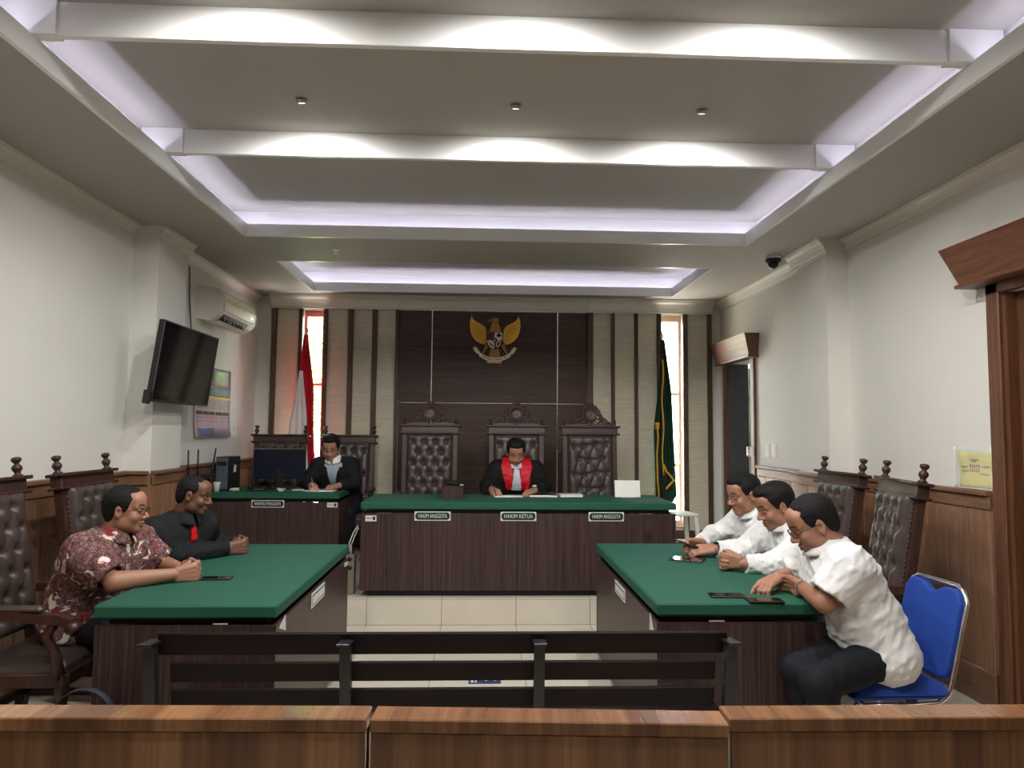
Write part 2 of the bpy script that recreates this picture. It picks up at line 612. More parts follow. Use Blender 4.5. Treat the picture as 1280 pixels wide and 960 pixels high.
crown('trim_9', (1.24, YB - .02, 0), (2.735, YB - .02, 0), (0, -1, 0), d=.17, h=.15)

# ceiling with two light trays
T1 = (-1.94, 2.18, 0.1, 5.79)
T2 = (-1.93, 2.17, 6.66, 8.05)
cm = MB()
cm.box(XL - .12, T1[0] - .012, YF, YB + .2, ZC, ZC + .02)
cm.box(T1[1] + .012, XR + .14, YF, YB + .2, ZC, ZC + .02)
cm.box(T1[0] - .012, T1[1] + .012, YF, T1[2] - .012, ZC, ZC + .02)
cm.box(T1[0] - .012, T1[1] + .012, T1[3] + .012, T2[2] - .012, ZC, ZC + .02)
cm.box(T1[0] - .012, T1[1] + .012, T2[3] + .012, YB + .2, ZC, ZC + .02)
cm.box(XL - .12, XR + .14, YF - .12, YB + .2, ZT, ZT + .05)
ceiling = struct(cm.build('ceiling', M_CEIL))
def tray(t, n):
    x0, x1, y0, y1 = t
    L = MB(); e = .025
    L.box(x0 - e, x0, y0 - e, y1 + e, ZC - .0005, ZL)
    L.box(x1, x1 + e, y0 - e, y1 + e, ZC - .0005, ZL)
    L.box(x0, x1, y1, y1 + e, ZC - .0005, ZL)
    L.box(x0, x1, y0 - e, y0, ZC - .0005, ZL)
    L.build('cove_lip', M_BEAM, ceiling)
    C = MB(); w = .16
    C.box(x0 - w - .02, x0 - w, y0 - w, y1 + w, ZC + .02, ZT)
    C.box(x1 + w, x1 + w + .02, y0 - w, y1 + w, ZC + .02, ZT)
    C.box(x0 - w, x1 + w, y1 + w, y1 + w + .02, ZC + .02, ZT)
    C.box(x0 - w, x1 + w, y0 - w - .02, y0 - w, ZC + .02, ZT)
    C.build('cove_wall', M_BEAM, ceiling)
    z = ZC + .045
    def led(cx, cy, lx, ly):
        l = bpy.data.lights.new('led_strip', 'AREA'); l.shape = 'RECTANGLE'
        l.size, l.size_y = lx, ly
        l.energy = LED_W * max(lx, ly)
        l.color = (0.80, 0.77, 1.0)
        o = bpy.data.objects.new('led_strip', l); COL.objects.link(o)
        o.location = (cx, cy, z); o.rotation_euler = (math.pi, 0, 0)
    g = .085
    led(x0 - g, (y0 + y1) / 2, .012, y1 - y0 + .1)
    led(x1 + g, (y0 + y1) / 2, .012, y1 - y0 + .1)
    led((x0 + x1) / 2, y1 + g, x1 - x0 + .1, .012)
    led((x0 + x1) / 2, y0 - g, x1 - x0 + .1, .012)
tray(T1, 1); tray(T2, 2)
for y in (1.73, 3.02, 4.31):
    bm_ = struct(box('ceiling_beam', M_BEAM, T1[0] - .15, T1[1] + .15, y, y + .036, ZL, ZT + .005, bev=.003))
    for a, b in ((T1[0] - .15, T1[0] + .10), (T1[1] - .10, T1[1] + .15)):
        box('beam_end', M_BEAM, a, b, y - .014, y + .05, ZL - .0005, ZT + .004, parent=bm_)

# recessed downlights in the tray, each a lamp of its own
M_LAMPGLOW, _nt2, _b2 = nodes('lamp_diffuser')
_b2.inputs['Emission Color'].default_value = (1, .98, .94, 1)
_b2.inputs['Emission Strength'].default_value = 8.0
for j, (y, rowname) in enumerate(((1.29, 'over the railing'), (2.58, 'in front of the first beam'), (3.87, 'between the two beams'))):
    for x in (-1.02, .165, 1.22):
        t = thing('downlight', 'small round gimbal downlight recessed in the tray ceiling ' + ('between the two beams' if j == 2 else 'just before the first beam' if j == 1 else 'right over the railing'), 'light', (x, y, ZT), group='recessed downlights ' + rowname)
        # gimbal spot: its lens leans towards the beam, its back cap shows from the public side
        MB().lathe([(.036, 0), (.036, -.003), (.032, -.004), (.028, -.004), (.028, 0)], 24).build('trim_ring', M_CEIL, t)
        Mg = Matrix.Translation((0, 0, -.012)) @ Matrix.Rotation(R(20), 4, 'X')
        MB().lathe([(.022, .012), (.026, .01), (.026, -.010), (.024, -.012), (.024, -.009)], 20, Mg).build('lamp_cup', M_CEIL, t)
        MB().lathe([(.024, -.007), (.024, -.0095), (.001, -.010)], 20, Mg).build('diffuser', M_LAMPGLOW, t)
        l = bpy.data.lights.new('downlight_lamp', 'SPOT')
        l.spot_size = R(163); l.spot_blend = .75; l.shadow_soft_size = .028
        l.energy = LAMP_W; l.color = (1.0, .98, .955)
        o = bpy.data.objects.new('downlight_lamp', l); COL.objects.link(o)
        o.parent = t; o.matrix_local = Mg @ Matrix.Translation((0, 0, -.042))

# ------------------------------------------------------------------ wainscot: planks, cap rail and base on each run
HW = 1.235
_plank = {}
def wainscot(name, side, x, y0, y1, end=None, z0=0.0, fac=0):
    """side +1: wood faces +x (left wall); -1 faces -x; runs along y"""
    s = side
    root = struct(MB().box(min(x, x + s * .012), max(x, x + s * .012), y0, y1, z0, HW - .02).build(name, M_WAIN))
    MB().box(min(x, x + s * .05), max(x, x + s * .05), y0, y1, HW - .03, HW, bev=.006).build('cap_rail', M_WAIN_H, root)
    MB().box(min(x, x + s * .03), max(x, x + s * .03), y0, y1, HW - .11, HW - .03, bev=.006).build('top_rail', M_WAIN_H, root)
    MB().box(min(x, x + s * .026), max(x, x + s * .026), y0, y1, z0, z0 + .21, bev=.006).build('base_rail', M_WAIN_H, root)
    n = max(1, round((y1 - y0) / .205)); w = (y1 - y0) / n
    h = HW - .11 - z0 - .21
    for i in range(n):
        key = (round(w, 4), round(h, 4))
        if key not in _plank:
            me = MB().box(-.009, .009, -w / 2 + .003, w / 2 - .003, -h / 2, h / 2, bev=.004).mesh('plank')
            me.materials.append(M_WAIN); _plank[key] = me
        o = bpy.data.objects.new('plank', _plank[key]); COL.objects.link(o)
        o.parent = root; o.location = (x + s * .012, y0 + w * (i + .5), z0 + .21 + h / 2)
    return root
wainscot('wainscot_left', 1, XL, YF, YC0)
wainscot('wainscot_left', 1, XLC, YC0, YC1, z0=0)
wainscot('wainscot_left', 1, XLF, YC1, YB - .03, z0=DZ)
wainscot('wainscot_right', -1, XR, D1[1] + .14, YC0)
wainscot('wainscot_right', -1, XR, YF, D1[0] - .14)
wainscot('wainscot_right', -1, XRC, YC0, YC1)
wainscot('wainscot_right', -1, XRF, YC1, D2[0] - .16, z0=DZ)
# short returns of the wainscot on the camera side of the two columns
for x0, x1 in ((XL, XLC), (XRC, XR)):
    rt = struct(box('wainscot_return', M_WAIN, x0, x1, YC0 - .012, YC0, 0, HW - .02))
    box('cap_rail', M_WAIN_H, x0 - .0, x1 + .0, YC0 - .05, YC0 - .012, HW - .03, HW, rt, .006)
    box('top_rail', M_WAIN_H, x0, x1, YC0 - .03, YC0 - .012, HW - .11, HW - .03, rt, .006)
    box('base_rail', M_WAIN_H, x0, x1, YC0 - .026, YC0 - .012, 0, .21, rt, .006)

# ------------------------------------------------------------------ windows
M_FRAME = plain('window_frame_paint', srgb(222, 186, 158), 0.45)
M_FRAMER = plain('window_frame_red', srgb(180, 92, 80), 0.5)
def mat_glass():
    m, nt, b = nodes('window_glass')
    b.inputs['Base Color'].default_value = (.97, 1, .98, 1)
    b.inputs['Roughness'].default_value = 0.02
    b.inputs['Transmission Weight'].default_value = 1.0
    b.inputs['IOR'].default_value = 1.02
    n = noise_tex(nt, coords(nt), 3.0); nt.links.new(ramp(nt, n, [(0, (.96, .99, .97, 1)), (1, (1, 1, 1, 1))]), b.inputs['Base Color'])
    return m
M_GLASS = mat_glass()
for i, (a, b) in enumerate((W1, W2)):
    w = struct(bpy.data.objects.new('window_%d' % (i + 1), None)); COL.objects.link(w)
    w.location = ((a + b) / 2, YB + .1, WZ0)
    hw, h = (b - a) / 2, WZ1 - WZ0
    fm = MB(); t = .032
    fm.box(-hw, -hw + t, -.03, .03, 0, h); fm.box(hw - t, hw, -.03, .03, 0, h)
    fm.box(-hw + t, hw - t, -.03, .03, h - .07, h); fm.box(-hw + t, hw - t, -.03, .03, 0, .06)
    fm.build('window_frame', M_FRAMER if i == 0 else M_FRAME, w)
    for z in ((1.62,) if i == 0 else (1.55, .70)):
        MB().box(-hw + t, hw - t, -.02, .02, z, z + .03).build('mullion', M_FRAMER if i == 0 else M_FRAME, w)
    MB().box(-hw + t, hw - t, -.003, .003, .06, h - .07).build('pane', M_GLASS, w)
    MB().box(-hw, hw, -.1, -.031, -.012, 0).build('window_sill', M_FRAME, w)
    # light portal helps the daylight find the opening
    l = bpy.data.lights.new('daylight_portal', 'AREA'); l.shape = 'RECTANGLE'; l.size, l.size_y = hw * 2, h
    l.cycles.is_portal = True
    o = bpy.data.objects.new('daylight_portal', l); COL.objects.link(o)
    o.location = ((a + b) / 2, YB + .19, WZ0 + h / 2); o.rotation_euler = (-math.pi / 2, 0, 0)

# ------------------------------------------------------------------ doors
def hood(parent, x, y0, y1, z0, z1, proj, flare):
    """sloping door hood on the right wall, wider at the top"""
    vs = []
    for (z, f) in ((z0, 0.0), (z1, flare)):
        vs += [(x - proj * (.62 if f == 0 else 1.0), y0 - f, z), (x, y0 - f, z), (x, y1 + f, z), (x - proj * (.62 if f == 0 else 1.0), y1 + f, z)]
    m = MB().add(vs, [[0, 1, 2, 3], [4, 7, 6, 5], [0, 4, 5, 1], [1, 5, 6, 2], [2, 6, 7, 3], [3, 7, 4, 0]])
    o = m.build('door_hood', M_DOORH, parent)
    m = MB().box(x - proj * .62 - .02, x, y0 - .02, y1 + .02, z0 - .022, z0, bev=.004).build('hood_bead', M_DOORH, parent)
    return o
M_DOORH = wood('door_hood_wood', [(0.3, srgb(84, 50, 34)), (0.5, srgb(112, 70, 47)), (0.7, srgb(132, 86, 60))], (16, .9, 16), 0.4)
d1 = struct(bpy.data.objects.new('door_1', None)); COL.objects.link(d1)
fr = MB()
for y0, y1 in ((D1[1], D1[1] + .10), (D1[0] - .10, D1[0])):
    MB().box(XR - .035, XR + .01, y0, y1, 0, D1[2] + .06, bev=.006).build('architrave', M_DOORW, d1)
MB().box(XR - .035, XR + .01, D1[0] - .10, D1[1] + .10, D1[2], D1[2] + .06, bev=.006).build('architrave', M_DOORW, d1)
for y0, y1 in ((D1[1] - .03, D1[1]), (D1[0], D1[0] + .03)):
    MB().box(XR - .01, XR + .14, y0, y1, 0, D1[2]).build('door_jamb', M_DOORW, d1)
leaf = MB().box(XR + .05, XR + .09, D1[0] + .03, D1[1] - .03, 0.005, D1[2], bev=.003).build('door_leaf', M_DOORW, d1)
for z0, z1 in ((.2, 1.0), (1.15, 2.2)):
    MB().box(XR + .042, XR + .05, D1[0] + .16, D1[1] - .16, z0, z1, bev=.004).build('door_panel', M_DOORW, leaf)
MB().lathe([(.026, 0), (.026, .006), (.01, .01), (.01, .03), (.024, .036), (.028, .05), (.02, .06), (.001, .062)], 16, Matrix.Translation((XR + .05, D1[0] + .1, 1.0)) @ Matrix.Rotation(-math.pi / 2, 4, 'Y')).build('door_knob', M_SILVER, leaf)
hood(d1, XR, D1[0] - .18, D1[1] + .19, 2.44, 2.66, .20, .07)

d2 = struct(bpy.data.objects.new('door_2', None)); COL.objects.link(d2)
for y0, y1 in ((D2[0] - .10, D2[0]), (D2[1], D2[1] + .10)):
    MB().box(XRF - .03, XRF + .01, y0, y1, DZ, D2[2] + .08, bev=.005).build('architrave', M_DOORW, d2)
MB().box(XRF - .03, XRF + .01, D2[0] - .10, D2[1] + .10, D2[2], D2[2] + .08, bev=.005).build('architrave', M_DOORW, d2)
for y0, y1 in ((D2[0], D2[0] + .03), (D2[1] - .03, D2[1])):
    MB().box(XRF - .005, XR + .15, y0, y1, DZ, D2[2]).build('door_jamb', M_DOORDK, d2)
leaf = MB().box(-.02, .02, -.66, 0, DZ + .01, D2[2] - .05, bev=.003).build('door_leaf', M_DOORDK, d2, loc=(XR + .15, D2[1] - .04, 0), rot=(0, 0, R(62)))
for z in (.7, 1.4, 2.05):
    MB().cyl((-.028, -.005, z - .05), (-.028, -.005, z + .05), .009, n=8).build('hinge', M_SILVER, leaf)
hood(d2, XRF, D2[0] - .17, D2[1] + .1, 2.37, 2.60, .16, .04)
# the passage behind the far door
wall('wall_passage', [(XR + .14, 4.6, 6.6, 6.7, 0, 2.8), (4.6, 4.7, 6.6, 9.0, 0, 2.8), (XR + .14, 4.7, 8.9, 9.0, 0, 2.8), (XR + .14, 4.7, 6.6, 9.0, 2.8, 2.9), (XR + .14, 4.7, 6.6, 9.0, DZ - .1, DZ)])
# behind the near door a dark closed cupboard wall keeps light out
wall('wall_lobby', [(XR + .14, XR + .9, D1[0] - .3, D1[0] - .2, 0, 2.6), (XR + .14, XR + .9, D1[1] + .2, D1[1] + .3, 0, 2.6), (XR + .8, XR + .9, D1[0] - .3, D1[1] + .3, 0, 2.6), (XR + .14, XR + .9, D1[0] - .3, D1[1] + .3, 2.5, 2.6)])

# ------------------------------------------------------------------ outside
M_GROUND = plain('pale_concrete', srgb(206, 196, 178), 0.9, var=.06)
struct(box('yard_ground', M_GROUND, -14, 14, YB + .2, 24, -.2, -.02))
M_YARDW = plain('yard_wall_paint', srgb(226, 220, 206), 0.8, var=.03)
yw = struct(box('yard_wall', M_YARDW, -14, 14, 13.0, 13.2, -.02, 1.5))
box('coping', M_YARDW, -14, 14, 12.95, 13.25, 1.5, 1.58, yw)
M_LEAF = plain('tree_leaf', srgb(120, 150, 58), 0.6, var=.3)
M_BARK = plain('tree_bark', srgb(96, 78, 60), 0.9, var=.2)
def tree(x, y, h, rad, n, label):
    t = thing('garden_tree', label, 'tree', (x, y, -.02), group=None)
    m = MB(); m.tube([(0, 0, 0), (.05, 0, h * .3), (-.04, .05, h * .6), (.02, 0, h * .85)], [.13, .1, .07, .03], 8)
    for k in range(7):
        a = k * 2.4; z = h * (.4 + .06 * k)
        m.tube([(0, 0, z), (math.cos(a) * rad * .4, math.sin(a) * rad * .4, z + .3), (math.cos(a) * rad * .8, math.sin(a) * rad * .8, z + .7)], [.045, .03, .012], 6)
    m.build('trunk', M_BARK, t)
    rng = random.Random(int(x * 10) + 5)
    m = MB()
    for k in range(n):
        while True:
            p = Vector((rng.uniform(-1, 1), rng.uniform(-1, 1), rng.uniform(-1, 1)))
            if .25 < p.length < 1: break
        c = Vector((p.x * rad, p.y * rad, h * .72 + p.z * h * .34))
        s = rng.uniform(.05, .11)
        q = Vector((rng.uniform(-1, 1), rng.uniform(-1, 1), rng.uniform(-1, 1))).normalized()
        r = q.orthogonal().normalized(); u = q.cross(r)
        m.add([c - r * s, c + u * s * .45 + q * s * .1, c + r * s, c - u * s * .45 + q * s * .1], [[0, 1, 2, 3]])
    f = m.build('foliage', M_LEAF, t, fix=False); f['kind'] = 'stuff'
tree(-2.75, 11.3, 3.6, 1.0, 2600, 'leafy green garden tree outside the window behind the red and white flag')
tree(2.6, 17.5, 4.2, 1.3, 1800, 'distant garden tree beyond the yard wall behind the green flag')
# ------------------------------------------------------------------ court tables
M_PLATE = plain('dark_green_plate', srgb(14, 44, 36), 0.35)
M_PLATEW = plain('plate_white', srgb(214, 218, 208), 0.45)
M_STICK = plain('white_sticker', srgb(206, 203, 196), 0.6)
def plate(parent, text, w, h, M, tw=None):
    """sign plate facing -y in local space; M places it"""
    o = MB().box(-w / 2, w / 2, -.004, 0, -h / 2, h / 2, bev=.001).build('nameplate', M_PLATEW, parent)
    o.matrix_local = M
    c = h * .2; e = h * .1
    a, b = w / 2 - e, h / 2 - e
    out = [(-a + c, -b), (a - c, -b), (a, -b + c), (a, b - c), (a - c, b), (-a + c, b), (-a, b - c), (-a, -b + c)]
    MB().prism(out, -.0055, -.004).build('plate_field', M_PLATE, o)
    me = text_mesh(text, h * .62, .002, tw or w * .8)
    t = link('lettering', me, M_PLATEW, o, (0, -.0065, 0), (math.pi / 2, 0, 0))
    return o

def side_plate(parent, w, h, M):
    """white plate with a dark inner border; its print is too faint to read"""
    o = MB().box(-w / 2, w / 2, -.005, 0, -h / 2, h / 2, bev=.001).build('nameplate', M_PLATEW, parent)
    o.matrix_local = M
    a, b = w / 2 - .012, h / 2 - .012
    MB().box(-a, a, -.0062, -.005, -b, b).build('plate_border', M_PLATE, o)
    MB().box(-a + .003, a - .003, -.0072, -.0062, -b + .007, b - .007).build('plate_field', M_PLATEW, o)
    return o

def sticker(parent, w, h, M):
    o = MB().box(-w / 2, w / 2, -.0012, 0, -h / 2, h / 2).build('sticker', M_STICK, parent)
    o.matrix_local = M
    MB().box(w * .18, w * .38, -.0016, -.0012, -h * .3, h * .3).build('sticker_print', M_BLACK, o)
    MB().box(-w * .42, w * .1, -.0016, -.0012, -h * .02, h * .08).build('sticker_print', M_BLACK, o)
    return o

def rounded_top(x0, x1, y0, y1, z0, z1):
    return MB().box(x0, x1, y0, y1, z0, z1, bev=.008)

def court_table(name, label, x0, x1, y0, y1, zt, z0=0.0, th=.058, plinth=.045, group=None, open_side=0):
    t = thing(name, label, 'table', ((x0 + x1) / 2, (y0 + y1) / 2, z0), group=group)
    a, b = (x1 - x0) / 2, (y1 - y0) / 2
    H = zt - z0
    rounded_top(-a, a, -b, b, H - th, H).build('table_top', M_GREEN, t)
    MB().box(-a + .05, a - .05, -b + .05, b - .05, H - th - .032, H - th).build('top_spacer', M_BLACK, t)
    zb = H - th - .032
    e = .018
    MB().box(-a + .004, a - .004, -b + .012, -b + .012 + e, plinth, zb, bev=.002).build('front_panel', M_LAM, t)
    if open_side in (-1, 1):        # knee space towards the wall side
        s = -open_side
        MB().box(s * (a - .006), s * (a - .006 - e), -b + .012 + e, b - .03, plinth, zb, bev=.002).build('side_panel', M_LAM, t)
        MB().box(-a + .004, a - .004, b - .03, b - .012, plinth, zb, bev=.002).build('end_panel', M_LAM, t)
        MB().box(s * (a - .06), s * (a - .09), -b + .06, b - .08, 0, plinth).build('plinth', M_BLACK, t)
        for yy in (-b + .06, b - .09):
            MB().box(-a + .06, a - .06, yy, yy + .03, 0, plinth).build('plinth', M_BLACK, t)
    else:
        for s in (-1, 1):
            MB().box(s * (a - .006), s * (a - .006 - e), -b + .012 + e, b - .03, plinth, zb, bev=.002).build('side_panel', M_LAM, t)
        MB().box(-a + .06, a - .06, -b + .06, -b + .09, 0, plinth).build('plinth', M_BLACK, t)
        for s in (-1, 1):
            MB().box(s * (a - .06), s * (a - .09), -b + .09, b - .08, 0, plinth).build('plinth', M_BLACK, t)
    return t

M_Ry = lambda rz, loc: Matrix.Translation(loc) @ Matrix.Rotation(rz, 4, 'Z')
# left and right tables: their long aisle sides are panelled
tl = court_table('counsel_table', 'green topped dark wood table where the batik shirted man sits', -1.69, -.897, 3.237, 4.958, .78, open_side=-1)
side_plate(tl, .31, .078, M_Ry(R(90), (.3925, -.05, .645)))
MB().add([(.3915, -.80, .665), (.3915, -.70, .70), (.3915, -.69, .625), (.3935, -.80, .665), (.3935, -.70, .70), (.3935, -.69, .625)], [[0, 1, 2], [5, 4, 3], [0, 3, 4, 1], [1, 4, 5, 2], [2, 5, 3, 0]]).build('tape_patch', M_STICK, tl)
MB().box(.385, .40, .72, .80, .655, .675).build('tape_patch', M_STICK, tl)
tr = court_table('counsel_table', 'green topped dark wood table where the three white shirted men sit', .80, 1.592, 3.267, 5.02, .78, open_side=1)
side_plate(tr, .29, .07, M_Ry(R(-90), (-.3915, 0.0, .643)))
MB().add([(-.3915, -.80, .64), (-.3915, -.73, .70), (-.3915, -.72, .62), (-.3935, -.80, .64), (-.3935, -.73, .70), (-.3935, -.72, .62)], [[0, 1, 2], [5, 4, 3], [0, 3, 4, 1], [1, 4, 5, 2], [2, 5, 3, 0]]).build('tape_patch', M_STICK, tr)
# judges bench on the dais
jb = court_table('judges_bench', 'long green topped judges bench with three nameplates on the dais', -.985, 1.612, 5.885, 6.66, .975, DZ, th=.06, plinth=.05)
jx, jy = (-.985 + 1.612) / 2, (5.885 + 6.66) / 2
for txt, xc in (('HAKIM ANGGOTA', -.40), ('HAKIM KETUA', .302), ('HAKIM ANGGOTA', 1.027)):
    plate(jb, txt, .293, .074, M_Ry(0, (xc - jx, 5.885 + .0115 - jy, .862 - DZ)))
sticker(jb, .09, .048, M_Ry(0, (-.90 - jx, 5.885 + .0115 - jy, .842 - DZ)))
cb = MB()
for k in range(3):
    x = 1.36 + k * .014 - jx
    cb.tube([(x, 5.89 - jy, .87 - DZ), (x + .006, 5.885 - jy, .70 - DZ), (x - .004, 5.886 - jy, .5 - DZ), (x + .004, 5.888 - jy, .27 - DZ)], .0045, 6)
cb.build('cable_bundle', M_CHAIRW, jb)
# clerk desk
ck = court_table('clerk_desk', 'green topped clerk desk with computer on the dais by the window wall', -2.60, -1.345, 6.85, 7.44, .965, DZ, th=.06, plinth=.05)
cx_, cy_ = (-2.60 - 1.345) / 2, (6.85 + 7.44) / 2
plate(ck, 'PANITERA PENGGANTI', .305, .068, M_Ry(0, (-2.015 - cx_, 6.85 + .0115 - cy_, .858 - DZ)))
sticker(ck, .098, .046, M_Ry(0, (-1.413 - cx_, 6.85 + .0115 - cy_, .85 - DZ)))

# ------------------------------------------------------------------ tufted leather cushion
def tufted(w, h, t, cols, rows, dip=.028, M=None, crease=.008, slack=0.0, seed=1):
    """upright cushion, front towards -y, base z=0; staggered buttons"""
    rng = random.Random(seed)
    pts = []
    for r in range(rows):
        n = cols if r % 2 == 0 else cols - 1
        for c in range(n):
            x = (c + .5) / cols - .5 if n == cols else (c + 1) / cols - .5
            pts.append((x * w * .98 + rng.uniform(-slack, slack), h * (r + .8) / (rows + .55) + rng.uniform(-slack, slack)))
    rad = w / cols * .30
    segs = []
    for i, a in enumerate(pts):
        for b in pts[i + 1:]:
            d = math.hypot(a[0] - b[0], a[1] - b[1])
            if abs(a[1] - b[1]) > 1e-3 and d < 1.25 * math.hypot(w / cols / 2, h / (rows + .55)):
                segs.append((a, b))
    top = sorted(pts, key=lambda p: -p[1])[:cols if rows % 2 else cols - 1]
    for p in top:
        segs.append((p, (p[0], h)))
    nu, nv = 40, max(30, int(40 * h / w))
    def fn(u, v):
        x, z = (u - .5) * w, v * h
        ex = min(u, 1 - u) * w; ez = min(v, 1 - v) * h
        e = min(1.0, min(ex, ez) / (t * .9))
        y = -t * math.sqrt(max(0, 1 - (1 - e) ** 2))
        k = 0.0
        for p in pts:
            d2 = (x - p[0]) ** 2 + (z - p[1]) ** 2
            k = max(k, math.exp(-d2 / (2 * (rad * .5) ** 2)))
        cr = 0.0
        for a, b in segs:
            vx, vz = b[0] - a[0], b[1] - a[1]
            L = vx * vx + vz * vz
            s = max(0, min(1, ((x - a[0]) * vx + (z - a[1]) * vz) / L))
            d = math.hypot(x - a[0] - s * vx, z - a[1] - s * vz)
            cr = max(cr, math.exp(-(d / .008) ** 2))
        y += min(dip * k + crease * cr * (1 - k), t * .95) * (1 if e > .35 else e / .35)
        return (x, y, z)
    m = MB().grid(fn, nu, nv, M)
    m.add([(-w / 2, 0, 0), (w / 2, 0, 0), (w / 2, 0, h), (-w / 2, 0, h)], [[0, 1, 2, 3]], M)
    for p in pts:
        m.ball((p[0], -t + dip * .95, p[1]), (.009, .006, .009), 8, M)
    return m

def finial(h=.105):
    return [(.022, 0), (.026, .006 * h / .105), (.016, .012), (.014, .02), (.022, .034), (.026, .046), (.021, .058), (.012, .066), (.012, .072), (.02, .080), (.025, .09), (.022, .1), (.012, h), (.001, h + .001)]

def scroll(m, cx, cz, r0, turns, sgn, a0, y=0, th=.009, M=None):
    pts, rs = [], []
    n = int(turns * 12)
    for i in range(n + 1):
        t = i / n
        a = a0 + sgn * t * turns * 2 * math.pi
        r = r0 * (1 - .82 * t)
        pts.append((cx + r * math.cos(a), y, cz + r * math.sin(a))); rs.append(th * (1 - .45 * t))
    m.tube(pts, rs, 6, M=M)

